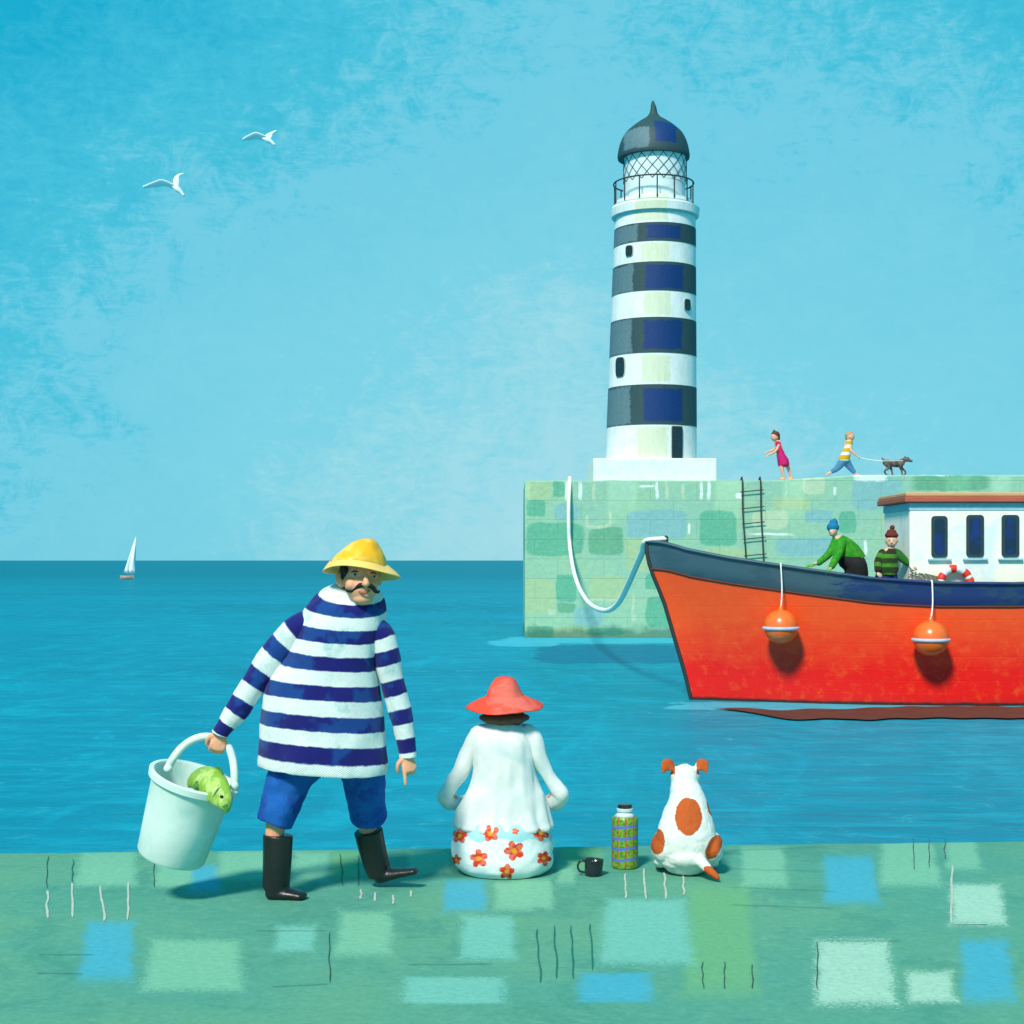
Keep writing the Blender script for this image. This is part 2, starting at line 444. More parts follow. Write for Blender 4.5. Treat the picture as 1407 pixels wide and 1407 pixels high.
for lst, ox in ((A_, 30), (B_, 700)):
    for (x, y, hx, hy, c) in lst:
        px, py, hx, hy = x/2.039+ox, y/2.039+1130, hx/2.039, hy/2.039
        a = gnd(px, py-hy); b_ = gnd(px, py+hy); mid = gnd(px, py)
        rects.append(((px-CX)*mid.y/F, (a.y+b_.y)/2, hx*mid.y/F, (a.y-b_.y)/2, c, 0.92*(px-CX)/F))
rr = random.Random(3)
for i in range(26):      # the rest of the quay, beside and behind the camera
    x = rr.choice([-1, 1])*rr.uniform(2.6, 7.5); rects.append((x, rr.uniform(1, 8.2), rr.uniform(.12, .4), rr.uniform(.15, .4), rr.choice([LG, LAQ, BLU, GRN, PAL])))
m, g, p = newmat('painted quay stone'); P0 = pos(g)
base = g.mix(g.ramp(g.noise(P0, 0.7, 5, 0.6, 0.5), 0.42, 0.6), C(94, 170, 146, .80), C(108, 176, 142, .80))
base = g.mix(g.math('MULTIPLY', g.ramp(g.noise(P0, 1.7, 5, 0.7, .8), 0.52, 0.6), 0.6), base, C(82, 160, 138, .78))
base = g.mix(g.math('MULTIPLY', g.ramp(g.noise(P0, 14, 6, 0.7), 0.5, 0.75), 0.5), base, C(126, 194, 166, .8))
col, cov = patches(g, P0, base, rects, (5.0, 0.07), (60.0, 2.0))
v = g.ramp(g.noise(P0, 30, 6, 0.75), 0.3, 0.7, 0.86, 1.1)
col = g.mix(1.0, col, g.cxyz(v, v, v), 'MULTIPLY')
g.put(p.inputs['Base Color'], col); p.inputs['Roughness'].default_value = 0.8; p.inputs['Specular IOR Level'].default_value = 0.2
hgt = g.math('ADD', g.noise(P0, 22, 8, 0.75), g.math('MULTIPLY', g.noise(P0, 2.5, 3), 2.0))
g.put(p.inputs['Normal'], g.bump(hgt, 0.5, 0.010))
QUAY = m
def qedge(x): return 8.65+(max(-8, min(8, x))+2.7)*0.062
gq = G(); nx = 400; X0, X1 = -16.0, 16.0
rows = [(-3.0, 0, 0), (5.0, 0, 0), (8.0, 0, 0), ('e', -0.05, 0.0), ('e', -0.012, -0.008), ('e', 0.006, -0.04), ('e', 0.012, -0.5), ('e', 0.02, -1.8)]
vs = []
for k, (ry, oy, oz) in enumerate(rows):
    for i in range(nx+1):
        x = X0+(X1-X0)*i/nx; y = ry if ry != 'e' else qedge(x)+oy+0.018*mn.noise(Vector((x*3, 0, 1)))+0.012*mn.noise(Vector((x*14, k*.3, 2)))
        vs.append(Vector((x, y, QZ+oz)))
fs = [(k*(nx+1)+i, k*(nx+1)+i+1, (k+1)*(nx+1)+i+1, (k+1)*(nx+1)+i) for k in range(len(rows)-1) for i in range(nx)]
gq.add(vs, fs)
MK_D = mat('dark scratch', C(62, 104, 96, .6), 0.8, .2); MK_W = mat('chalk scratch', C(214, 224, 206, .7), 0.85, .2, 60); MK_T = mat('green scratch', C(20, 140, 120, .6), 0.8, .2)
pav = tag(obj('pavement', gq, QUAY), kind='structure')
def ribbon(p0, p1, w, z, mi, seed):
    n = 14; vs = []; d = (p1-p0); L = d.length; d.normalize(); sd_ = Vector((-d.y, d.x, 0))
    for i in range(n+1):
        t = i/n; q = p0+d*L*t+sd_*0.012*mn.noise(Vector((t*3, seed, 0)))*min(1, L*2); ww = w*(0.65+0.7*abs(mn.noise(Vector((t*7, seed, 3)))))*(0.4 if i in (0, n) else 1)
        vs += [q+sd_*ww, q-sd_*ww]
    vs = [Vector((v.x, v.y, z)) for v in vs]
    return G().add(vs, [(2*i, 2*i+2, 2*i+3, 2*i+1) for i in range(n)], mi)
LA = [(72, 95, 72, 185, 0), (72, 192, 72, 270, 1), (142, 105, 142, 170, 2), (142, 170, 144, 268, 1), (222, 178, 228, 278, 1), (298, 168, 298, 275, 1),
      (370, 95, 370, 185, 0), (890, 88, 900, 180, 0), (942, 92, 945, 180, 0), (950, 188, 950, 216, 1), (990, 198, 990, 222, 1), (1040, 205, 1040, 230, 1),
      (1090, 192, 1090, 210, 1), (40, 372, 200, 372, 0), (40, 425, 170, 425, 0), (650, 305, 855, 305, 0), (862, 308, 862, 450, 0), (700, 462, 860, 455, 0), (1080, 400, 1320, 398, 0)]
LB = [(325, 145, 325, 215, 1), (378, 130, 383, 218, 1), (435, 140, 437, 218, 1), (487, 150, 488, 206, 1), (78, 300, 84, 450, 2), (127, 290, 133, 440, 2),
      (172, 290, 180, 440, 2), (226, 285, 233, 415, 2), (615, 80, 890, 70, 0), (620, 132, 880, 138, 0), (615, 183, 920, 195, 0), (615, 232, 910, 242, 0),
      (1130, 45, 1132, 135, 0), (1175, 45, 1177, 130, 0), (1219, 45, 1221, 105, 0), (1238, 122, 1242, 285, 1), (540, 392, 542, 468, 0), (602, 392, 602, 468, 0),
      (682, 400, 682, 468, 0), (862, 335, 862, 470, 0), (865, 333, 1100, 335, 0), (1242, 287, 1340, 287, 1)]
for mi, (mm, nm) in enumerate(((MK_D, 'dark_scratch'), (MK_W, 'chalk_scratch'), (MK_T, 'green_scratch'))):
    gr = G(); k = 0
    for lst, ox in ((LA, 30), (LB, 700)):
        for (x0, y0, x1, y1, c) in lst:
            k += 1
            if c != mi: continue
            a = gnd(x0/2.039+ox, y0/2.039+1130); b_ = gnd(x1/2.039+ox, y1/2.039+1130)
            gr.join(ribbon(a, b_, 0.0062 if c == 1 else (0.0026 if c == 0 else 0.004), QZ+0.003+0.0004*k/10, 0, k*1.7))
    o = obj(nm, gr, mm, pav); o['kind'] = 'structure'

# ------------------------------------------------------------------ pier
PY = 56.5
MG, TG, PG, BL, CR, WH = C(166, 210, 176, .82), C(112, 192, 158, .78), C(184, 212, 164, .80), C(148, 200, 200, .78), C(198, 218, 184, .84), C(226, 236, 226, .96)
TD = C(122, 190, 152, .74)
Z6 = [(150, 125, 65, 45, PG), (250, 120, 30, 40, TG), (135, 215, 50, 45, TG), (290, 235, 60, 40, BL), (230, 372, 145, 84, TG), (490, 385, 92, 70, TD),
      (450, 305, 64, 8, CR), (516, 268, 7, 38, CR), (390, 280, 7, 30, CR), (750, 300, 150, 75, BL), (1060, 320, 95, 90, TG), (155, 662, 75, 92, PG), (290, 622, 55, 70, TG),
      (500, 625, 92, 62, PG), (650, 450, 62, 82, PG), (722, 585, 30, 42, TG), (762, 742, 68, 80, TG), (290, 722, 48, 25, TD), (400, 765, 72, 42, BL), (340, 845, 120, 26, PG),
      (155, 845, 70, 32, TD), (490, 842, 100, 20, TG), (1100, 445, 120, 26, PG), (630, 705, 7, 50, CR), (636, 776, 13, 14, CR), (480, 684, 90, 7, CR),
      (292, 128, 10, 46, WH), (362, 125, 9, 44, WH), (430, 130, 7, 40, CR), (700, 105, 38, 6, WH), (748, 125, 8, 40, WH), (800, 125, 9, 44, CR), (885, 130, 7, 40, CR), (975, 125, 8, 46, WH), (1016, 125, 8, 46, WH),
      (1165, 148, 14, 14, WH), (910, 320, 6, 25, WH), (215, 748, 16, 14, CR)]
Z7 = [(410, 335, 50, 42, CR), (510, 365, 7, 20, WH), (710, 372, 120, 76, BL), (676, 300, 76, 16, WH), (200, 500, 85, 45, CR), (205, 568, 92, 5, WH), (430, 482, 62, 32, BL),
      (570, 510, 42, 52, TG), (1060, 322, 180, 38, TD), (380, 627, 150, 42, BL), (652, 625, 8, 32, WH), (790, 510, 60, 45, PG), (970, 284, 55, 6, WH), (300, 420, 90, 30, PG)]
rects = []
for lst, ox, oy, sc in ((Z6, 700, 640, 3.703), (Z7, 1000, 570, 3.457)):
    for (x, y, hx, hy, c) in lst:
        q = P(x/sc+ox, y/sc+oy, PY); k = PY/F/sc; rects.append((q.x, q.z, hx*k, hy*k, c))
for i in range(16): rects.append((rr.uniform(19, 40), rr.uniform(0.6, 5.2), rr.uniform(.6, 2), rr.uniform(.4, .9), rr.choice([TG, PG, BL, TD])))
m, g, p = newmat('pier stone'); P0 = pos(g); xx, yy, zz = g.xyz(P0)[:3]
v2 = g.cxyz(g.math('ADD', xx, g.math('MULTIPLY', g.math('SUBTRACT', yy, PY), 0.8)), zz)
base = g.mix(g.ramp(g.noise(v2, 0.5, 4, 0.6, 0.4), 0.4, 0.62), MG, C(158, 206, 182, .82))
base = g.mix(g.math('MULTIPLY', g.ramp(g.noise(v2, 6, 6, 0.75), 0.5, 0.75), 0.4), base, PG)
col, cov = patches(g, v2, base, rects, (0.9, 0.25), (9.0, 0.5), True)
v = g.ramp(g.noise(v2, 5, 6, 0.75), 0.3, 0.7, 0.9, 1.08); col = g.mix(1.0, col, g.cxyz(v, v, v), 'MULTIPLY')
br = g.n('ShaderNodeTexBrick'); g.put(br.inputs['Vector'], v2); br.inputs['Scale'].default_value = 1.0
br.inputs['Brick Width'].default_value = 1.7; br.inputs['Row Height'].default_value = 0.72; br.inputs['Mortar Size'].default_value = 0.018; br.inputs['Mortar Smooth'].default_value = 0.6
jnt = br.outputs['Fac']
col = g.mix(g.math('MULTIPLY', jnt, 0.16), col, C(120, 178, 160, .6))
tide = g.math('MULTIPLY', g.ramp(g.math('ADD', zz, g.math('MULTIPLY', g.noise(v2, 1.4, 4), -0.7)), 0.12, -0.15), 0.65)
col = g.mix(tide, col, C(50, 120, 105, .6))
g.put(p.inputs['Base Color'], col); p.inputs['Roughness'].default_value = 0.85; p.inputs['Specular IOR Level'].default_value = 0.15
hgt = g.math('SUBTRACT', g.noise(v2, 4, 7, 0.7), g.math('MULTIPLY', jnt, 0.35))
g.put(p.inputs['Normal'], g.bump(hgt, 0.5, 0.06))
PIER = m
def ptop(x):
    z0 = EYE+110*PY/F; xa, xb = P(1060, 0, PY).x, P(1180, 0, PY).x
    return z0+0.2*max(0.0, min(1.0, (x-xa)/(xb-xa)))
PX0 = P(721, 0, PY).x; PD = 9.0
gp = G(); nx = 160; vs = []
prof = [(0.03, -2.0), (0.0, 0.0), (0.0, 1.2), (0.0, 2.8), (0.0, 4.2), (0.0, -99.0), (0.05, -99.5), (PD, -99.5)]
for k, (oy, z) in enumerate(prof):
    for i in range(nx+1):
        x = PX0+45.0*(i/nx)**1.3
        zt = ptop(x)+0.02*mn.noise(Vector((x*1.5, 4, 0)))
        zz_ = z if z > -50 else (zt-0.05 if z == -99.0 else zt)
        wob = 0.03*mn.noise(Vector((x*1.2, zz_*1.5, 7))) if 0 < k < 6 else 0
        vs.append(Vector((x+(0.06*mn.noise(Vector((zz_*1.1, 1, 1))) if i == 0 else 0), PY+oy+wob, zz_)))
fs = [(k*(nx+1)+i, k*(nx+1)+i+1, (k+1)*(nx+1)+i+1, (k+1)*(nx+1)+i) for k in range(len(prof)-1) for i in range(nx)]
gp.add(vs, fs)
n1 = nx+1
lb = len(gp.v)
gp.add([Vector((PX0, PY+PD, -2.0)), Vector((PX0+45, PY+PD, -2.0))], [])
gp.f.append(tuple([k*n1 for k in range(len(prof)-1, -1, -1)][::1]+[lb])[::-1]); gp.mi.append(0)
gp.f.append(tuple([(len(prof)-1)*n1+i for i in range(nx, -1, -1)]+[lb, lb+1])); gp.mi.append(0)
pier = obj('stone_pier', gp, PIER, None, True, sharp=40)
reorigin(pier, (PX0, PY, 0)); tag(pier, 'long mint green stone pier of patched blocks carrying the striped lighthouse', 'pier')

# ladder on the pier
lad = empty('ladder', P(1034, 880, PY-.1), 'thin dark iron ladder hanging down the pier face behind the boat', 'ladder')
zt = ptop(P(1030, 0, PY).x)
for x0, x1 in ((1020, 1026), (1045, 1050)):
    q = P(x0, 0, PY-.12); q2 = P(x1, 0, PY-.12)
    obj('rail', tube([V(q.x, PY+.25, zt+.02), V(q.x, PY-.1, zt+.03), V(q.x+.02, PY-.12, zt-1.3), V(q2.x-.02, PY-.12, zt-3), V(q2.x+.06, PY-.12, 0.3)], .026, n=8), IRON, lad)
for k, y in enumerate((674, 697, 718, 739, 762, 783, 804, 825, 846)):
    t = (y-660)/110; a = P(1017+6*t, y+2, PY-.12); b_ = P(1048+5*t, y-1, PY-.12)
    obj('rung', tube([a, b_], .019, n=8, sub=1), IRON, lad)

# ------------------------------------------------------------------ lighthouse
LY = 59.2; lk = LY/F
lc = P(894, 0, LY).x
zb0 = ptop(lc)
def lz(py): return EYE-(py-HZ)*(LY-1.15*max(0.0, min(1.0, (py-140)/70)))/F
bands = [(634, 585, 'w'), (585, 530, 'd'), (530, 487, 'w'), (487, 438, 'd'), (438, 402, 'w'), (402, 362, 'd'), (362, 334, 'w'), (334, 308, 'd'), (308, 293, 'w')]
def lr(py):   # left/right edges on the photo
    t = (634-py)/(634-293); L = 832+13*t; R = 957.0-1.5*t; return (R-L)/2, (L+R)/2
NAVY, SLATE, CREAM, WORN_LIT = C(10, 66, 138, .62), C(62, 94, 98, .60), C(226, 232, 200, .88), C(120, 155, 165, .6)
def lmat(name, base, rects, second):
    m, g, p = newmat(name); P0 = pos(g); xx, yy, zz = g.xyz(P0)[:3]; v2 = g.cxyz(xx, zz)
    b0 = g.mix(g.ramp(g.noise(P0, 2.5, 5, 0.7), 0.45, 0.75), base, second)
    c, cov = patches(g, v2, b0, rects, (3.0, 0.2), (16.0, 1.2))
    v = g.ramp(g.noise(g.vm('MULTIPLY', P0, (4, 4, 0.7)), 2.0, 6, 0.75), 0.3, 0.7, 0.88, 1.06)
    g.put(p.inputs['Base Color'], g.mix(1.0, c, g.cxyz(v, v, v), 'MULTIPLY')); p.inputs['Roughness'].default_value = 0.6
    p.inputs['Specular IOR Level'].default_value = 0.3
    g.put(p.inputs['Normal'], g.bump(g.noise(P0, 9, 6, 0.7), 0.35, 0.03)); return m
def lrect(x0, x1, y0, y1, c): 
    return ((x0+x1)/2*lk-CX*lk, (lz(y0)+lz(y1))/2, (x1-x0)/2*lk, abs(lz(y0)-lz(y1))/2, c)
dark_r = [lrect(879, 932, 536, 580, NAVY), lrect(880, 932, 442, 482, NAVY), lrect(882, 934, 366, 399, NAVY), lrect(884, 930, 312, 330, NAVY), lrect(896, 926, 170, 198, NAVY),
          lrect(833, 862, 532, 584, WORN_LIT), lrect(834, 864, 440, 486, WORN_LIT), lrect(836, 866, 364, 401, WORN_LIT), lrect(841, 872, 310, 333, WORN_LIT), lrect(856, 888, 178, 204, WORN_LIT)]  # pale left patches: worn paint with the lit side painted in
white_r = [lrect(877, 915, 490, 527, CREAM), lrect(880, 916, 404, 436, CREAM), lrect(876, 914, 336, 361, CREAM), lrect(870, 912, 588, 630, CREAM), lrect(868, 912, 270, 306, CREAM)]
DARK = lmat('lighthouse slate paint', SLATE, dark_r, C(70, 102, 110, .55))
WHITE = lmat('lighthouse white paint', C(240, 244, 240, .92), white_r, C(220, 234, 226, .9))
GLASSY = mat('lantern glass', C(226, 240, 238, .92), 0.2, 0.08, 3, 0.1, 5, spec=0.6)
TEALP = mat('pale teal trim', C(150, 206, 208, .8), 0.6)
HOLE = mat('dark window glass', C(48, 62, 68, .6), 0.25, .25, 10, 0.1, spec=.6)
FRAME = mat('grey stone surround', C(200, 210, 200, .8), 0.8)
lh = empty('lighthouse', (lc, LY, zb0), 'tall lighthouse with dark and white bands and a dark onion dome on the pier', 'lighthouse')
prof = []; mi = []
for (y0, y1, c) in bands:
    n_ = max(2, int((y0-y1)/8))
    for i in range(n_+1):
        py = y0+(y1-y0)*i/n_; hw, cx = lr(py); hw += (0.35 if c == 'd' else 0)
        prof.append((hw*lk, lz(py)-zb0, (cx-894)*lk)); mi.append(1 if c == 'd' else 0)
mi = mi[:-1]
M0 = Matrix.Translation((lc, LY, zb0))
gt = lathe(prof, 96, M0, mi=mi)
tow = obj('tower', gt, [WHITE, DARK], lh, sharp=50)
hw = (975-811)/2*lk
gb = box((P(893, 0, LY).x, LY, (lz(632)+zb0-0.3)/2), (hw, hw*0.95, (lz(632)-zb0+0.3)/2))
obj('plinth', gb, WHITE, lh, False, bevel=0.06)
def lring(py0, py1, hw0, hw1, cx=898): return [(hw0*lk, lz(py0)-zb0, (cx-894)*lk), (hw1*lk, lz(py1)-zb0, (cx-894)*lk)]
obj('trim_band', lathe(lring(293, 290, 56.5, 58, 900), 96, M0), TEALP, lh, sharp=40)
obj('gallery', lathe(lring(290, 279.5, 60, 61, 900)+lring(278.5, 276, 58, 57), 96, M0, mi=[0, 0, 0]), WHITE, lh, sharp=40)
obj('trim_band', lathe(lring(276, 274.5, 56, 56), 96, M0), TEALP, lh, sharp=40)
obj('gallery_deck', lathe(lring(274.5, 268.5, 54, 52.5), 96, M0), WHITE, lh, sharp=40)
lw = obj('lantern_wall', lathe(lring(268.5, 244, 42.5, 42.5, 899), 64, M0), GLASSY, lh, sharp=40)
obj('lantern_room', lathe(lring(244, 206.5, 42.5, 43, 900), 64, M0), GLASSY, lh, sharp=40)
lat = G(); cxl = lc+(900-894)*lk; rl = 43.3*lk; nlat = 18
for k in range(nlat):
    for sgn in (-1, 1):
        pts = []
        for i in range(9):
            t = i/8; a = 2*pi*k/nlat+sgn*t*2*pi/nlat*2.1
            pts.append(V(cxl+rl*cos(a), LY+rl*sin(a), lz(243.5-36.5*t)))
        lat.join(tube(pts, 0.010, n=6, sub=1))
obj('lattice', lat, IRON, lh)
# dome with finial
dp = [(49, 208), (49.5, 204), (48, 196), (45, 187), (39.5, 178), (30, 170), (19, 163), (10, 158), (5.5, 153), (4, 147), (2.6, 142), (1.0, 138.5)]
obj('dome', lathe([(r*lk, lz(y)-zb0, (898-894-(0.8 if y < 145 else 0))*lk) for r, y in dp], 64, M0, sub=3), DARK, lh, sharp=50)
# railing
cr_ = lc+(898-894)*lk
rr_ = 54*lk
for k in range(14):
    a = 2*pi*(k+.5)/14; q = V(cr_+rr_*cos(a), LY+rr_*sin(a), 0)
    obj('railing_post', tube([V(q.x, q.y, lz(273)), V(q.x, q.y, lz(243))], .026, n=8, sub=1), IRON, lh)
obj('railing', tube([V(cr_+(rr_+.02)*cos(2*pi*i/48), LY+(rr_+.02)*sin(2*pi*i/48), lz(243)) for i in range(49)], .03, n=8, sub=1, caps=False), IRON, lh)
# windows and the door
def lwin(name, px, py, w, h, rnd):
    hw, cx = lr(py); dx = (px-cx)/hw; a = math.asin(max(-1, min(1, dx)))
    for ex, mm, off in ((0.022, FRAME, 0.0), (0.0, HOLE, 0.03)):
        gg = G(); nn = 28; pts = []
        for i in range(nn):
            w_ = 2*pi*i/nn; e = 0.5 if rnd else 0.15
            x = math.copysign(abs(cos(w_))**e, cos(w_))*(w/2*lk+ex); z = math.copysign(abs(sin(w_))**e, sin(w_))*(h/2*lk+ex)
            pts.append((x, z))
        R = hw*lk; c0 = lc+(cx-894)*lk; vs = []
        for rad in (R-0.12, R+0.035+off):
            for (x, z) in pts:
                aa = a+x/R/max(.35, cos(a))*1.0
                vs.append(V(c0+sin(aa)*rad, LY-cos(aa)*rad, lz(py)+z))
        fs = [(i, (i+1) % nn, nn+(i+1) % nn, nn+i) for i in range(nn)]+[tuple(range(nn, 2*nn))]
        gg.add(vs, fs)
        if mm is FRAME: fr = obj(name, gg, mm, lh, False)
        else: obj('pane' if name == 'window' else 'door_panel', gg, mm, fr, False)
for a in (('window', 862, 345, 8, 14, True), ('window', 939, 419, 8, 15, True), ('window', 850, 504, 10, 26, True), ('door', 924, 609, 14.5, 43, False)): lwin(*a)

# ------------------------------------------------------------------ fishing boat
BC = 31.3
def interp(tab, x):
    if x <= tab[0][0]: return tab[0][1]
    for (a, b), (c, d) in zip(tab, tab[1:]):
        if x <= c:
            t = (x-a)/(c-a); t = t; return b+(d-b)*t
    return tab[-1][1]
us = [0, .012, .03, .06, .1, .15, .2, .26, .33, .4, .48, .56, .64, .72, .8, .88, .94, 1.0]
XS = P(889.5, 0, BC).x; XE = XS+11.6
bgt = [(0, .03), (.012, .13), (.03, .27), (.06, .45), (.1, .66), (.15, .86), (.2, 1.02), (.26, 1.16), (.33, 1.3), (.4, 1.39), (.48, 1.45), (.56, 1.48), (.72, 1.46), (.88, 1.35), (1, 1.15)]
bwt = [(0, .02), (.03, .07), (.06, .16), (.1, .3), (.15, .48), (.2, .66), (.26, .86), (.33, 1.05), (.4, 1.18), (.48, 1.28), (.56, 1.33), (.72, 1.3), (.88, 1.1), (1, .85)]
gy = [(889.5, 745), (930, 753), (1000, 767), (1100, 782), (1200, 796), (1290, 802), (1400, 803), (1600, 790), (2000, 760)]
sy = [(896, 783), (930, 790), (1000, 802), (1100, 816), (1200, 829), (1290, 834), (1400, 834), (1600, 824), (2000, 800)]
stem = [(1.0, 889.5, 745), (.9, 891.5, 762), (.8, 896, 782), (.6, 914, 825), (.4, 930, 880), (.2, 942.5, 922), (0.0, 952, 961)]
def stem_pt(v):    # v: 0 gunwale .. 1 waterline
    t = 1-v
    for (a, x0, y0), (b, x1, y1) in zip(stem, stem[1:]):
        if t >= b: k = (a-t)/(a-b); return P(x0+(x1-x0)*k, y0+(y1-y0)*k, BC)
    return P(952, 961, BC)
def hullpt(u, v, sgn=1):
    """v 0..0.2 strake, 0.2..1 hull to waterline, 1..1.4 below water; sgn=1 near side"""
    bgw = interp(bgt, u); bww = interp(bwt, u)
    xg = XS+(XE-XS)*u
    yn = BC-bgw; pxg = CX+xg*F/yn
    zg = EYE-(interp(gy, pxg)-HZ)*yn/F; zs = EYE-(interp(sy, pxg)-HZ)*yn/F
    if v <= 0.2: z = zg+(zs-zg)*v/0.2
    elif v <= 1: z = zs*(1-(v-.2)/.8)
    else: z = -(v-1)*2.0
    vv = min(v, 1.0)
    bb = bww+(bgw-bww)*(1-vv)**1.35
    if v > 1: bb = bww*max(0.0, 1-((v-1)/.4)**2)*0.98+0.01
    if v < .2: bb += 0.045*min(1, u*30)
    sp = stem_pt(vv); d = sp.x-XS
    blend = max(0.0, 1-u/.55)**1.6
    x = xg+d*blend
    if v > 1: x += (v-1)*1.2*blend
    zst = sp.z if v <= 1 else z
    bz = max(0.0, 1-u/.06); z = z*(1-bz)+zst*bz
    x -= (vv*0.5)*max(0, (u-.85)/.15)
    return Vector((x, BC-bb*sgn, z))
def umap(i, n): return (i/n)**1.25
def hullstrip(vlist, n=90, inset=0.0):
    gg = G()
    for sgn in (1, -1):
        vs = []
        for v in vlist:
            for i in range(n+1):
                q = hullpt(umap(i, n), v, sgn)
                if inset: q.y = BC-(BC-q.y)*max(0.02, 1-inset/max(abs(BC-q.y), .02)); q.x += inset*max(0, 1-umap(i, n)/.04)*1.2-inset*max(0, (umap(i, n)-.96)/.04)
                vs.append(q)
        fs = [(k*(n+1)+i, (k+1)*(n+1)+i, (k+1)*(n+1)+i+1, k*(n+1)+i+1)[::sgn] for k in range(len(vlist)-1) for i in range(n)]
        gg.add(vs, fs)
    # transom
    m_ = len(vlist); N1 = n+1; b1 = 0; b2 = m_*N1
    for k in range(m_-1): gg.f.append((b1+k*N1+n, b2+k*N1+n, b2+(k+1)*N1+n, b1+(k+1)*N1+n)); gg.mi.append(0)
    for k in range(m_-1): gg.f.append((b1+k*N1, b1+(k+1)*N1, b2+(k+1)*N1, b2+k*N1)); gg.mi.append(0)
    return gg
boat = empty('fishing_boat', (8.0, BC, 0), 'orange red fishing boat with dark bulwark and white cabin moored by the pier', 'boat')
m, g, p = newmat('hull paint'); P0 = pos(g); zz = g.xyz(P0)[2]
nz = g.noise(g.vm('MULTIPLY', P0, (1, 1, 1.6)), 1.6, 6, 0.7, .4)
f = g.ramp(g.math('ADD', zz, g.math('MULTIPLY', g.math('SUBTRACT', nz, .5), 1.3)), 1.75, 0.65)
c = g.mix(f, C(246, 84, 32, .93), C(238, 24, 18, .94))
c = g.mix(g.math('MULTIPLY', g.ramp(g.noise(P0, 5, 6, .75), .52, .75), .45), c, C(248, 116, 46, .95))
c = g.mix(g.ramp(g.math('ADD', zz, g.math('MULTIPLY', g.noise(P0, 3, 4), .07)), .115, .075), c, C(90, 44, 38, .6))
g.put(p.inputs['Base Color'], c); p.inputs['Roughness'].default_value = .42; p.inputs['Specular IOR Level'].default_value = .3
pl = g.math('PINGPONG', g.math('ADD', zz, 0.0), .12)
g.put(p.inputs['Normal'], g.bump(g.math('ADD', g.noise(P0, 3, 6, .6), g.math('MULTIPLY', g.ramp(pl, 0, .01), .25)), .3, .03))
HULL = m
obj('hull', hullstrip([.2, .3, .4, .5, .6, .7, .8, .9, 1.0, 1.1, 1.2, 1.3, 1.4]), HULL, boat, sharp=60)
m, g, p = newmat('bulwark paint'); P0 = pos(g); xx = g.xyz(P0)[0]
nz = g.noise(g.vm('MULTIPLY', P0, (1, 1, 4)), 3.0, 6, 0.8, .4)
f = g.ramp(g.math('ADD', xx, g.math('MULTIPLY', g.math('SUBTRACT', nz, .5), 2.6)), 6.3, 6.7)
c = g.mix(f, C(78, 112, 126, .62), C(32, 62, 128, .62))
c = g.mix(g.math('MULTIPLY', g.ramp(g.noise(g.vm('MULTIPLY', P0, (1, 1, 3)), 1.2, 4, .6), .5, .56), .5), c, C(62, 96, 112, .6))
g.put(p.inputs['Base Color'], c); p.inputs['Roughness'].default_value = .5
g.put(p.inputs['Normal'], g.bump(g.noise(P0, 5, 6, .6), .25, .02))
BULW = m
obj('bulwark', hullstrip([0.0, .05, .1, .15, .2]), BULW, boat, sharp=60)
obj('inner_bulwark', hullstrip([0.004, .1, .2, .28, .36, .42], inset=.12), mat('inner paint', C(90, 120, 130, .6)), boat)
# rub rail and cap rail
def rail(v, r, mm, name, off=0.0, dz=0.0):
    for sgn in (1, -1):
        pts = []
        for i in range(46):
            q = hullpt(umap(i, 45), v, sgn); q.y -= off*sgn; q.z += dz; pts.append(q)
        obj(name, tube(pts, r[0], r[1], n=10, side=(0, 0, 1), sub=1), mm, boat)
rail(0.0, (.035, .075), BULW, 'cap_rail', -.02, .012)
rail(0.2, (.022, .03), mat('rub rail timber', C(120, 60, 50, .6)), 'rub_rail', 0.0)
DZ = 1.72
vs = []; n = 40
for sgn in (1, -1):
    for i in range(n+1):
        q = hullpt(.09+.90*i/n, .42, sgn); vs.append(V(q.x, BC-max(.02, abs(BC-q.y)-.10)*sgn, DZ))
obj('deck', G().add(vs, [(i, i+1, n+2+i, n+1+i) for i in range(n)]), mat('deck boards', C(190, 180, 150, .6), .8), boat)
# cabin
CN = 30.25; ck = CN/F
cx0 = P(1250, 0, CN).x; cx1 = cx0+3.9; cw = BC-CN
def cz(py): return EYE-(py-HZ)*ck
CAB = mat('cabin cream paint', C(250, 246, 226, .95), .55, .05, 3, .3, 10, .01, c2=C(228, 240, 238, .9), c2scale=1.2)
BAND = mat('pale blue paint band', C(170, 215, 224, .8), .6)
cab = obj('cabin', box(((cx0+cx1)/2, BC, (DZ+cz(700))/2), ((cx1-cx0)/2, cw, (cz(700)-DZ)/2)), CAB, boat, False, bevel=.03)
obj('blue_band', box(((cx0+cx1)/2, BC, (cz(701)+cz(691))/2), ((cx1-cx0)/2+.012, cw+.012, (cz(691)-cz(701))/2)), BAND, cab, False)
obj('roof', box(((cx0+cx1)/2, BC, (cz(691)+cz(683))/2+.01), ((cx1-cx0)/2+.12, cw+.12, (cz(683)-cz(691))/2)), mat('red brown timber', C(196, 100, 74, .8), .7, .15, 6, .3, stretch=(.3, 1, 3)), cab, False, bevel=.02)
obj('roof_edge', box(((cx0+cx1)/2, BC, (cz(683)+cz(677.5))/2+.012), ((cx1-cx0)/2+.10, cw+.10, (cz(677.5)-cz(683))/2)), mat('tan timber', C(226, 170, 122, .85), .7, .12, 6, .3, stretch=(.3, 1, 3)), cab, False, bevel=.02)
WING = mat('cabin window glass', C(36, 64, 96, .45), .12, .2, 3, .05, spec=.6, c2=C(30, 56, 130, .6), c2scale=2.2, c2thr=(.5, .55)); WFR = mat('window rubber', C(52, 78, 86, .6), .6)
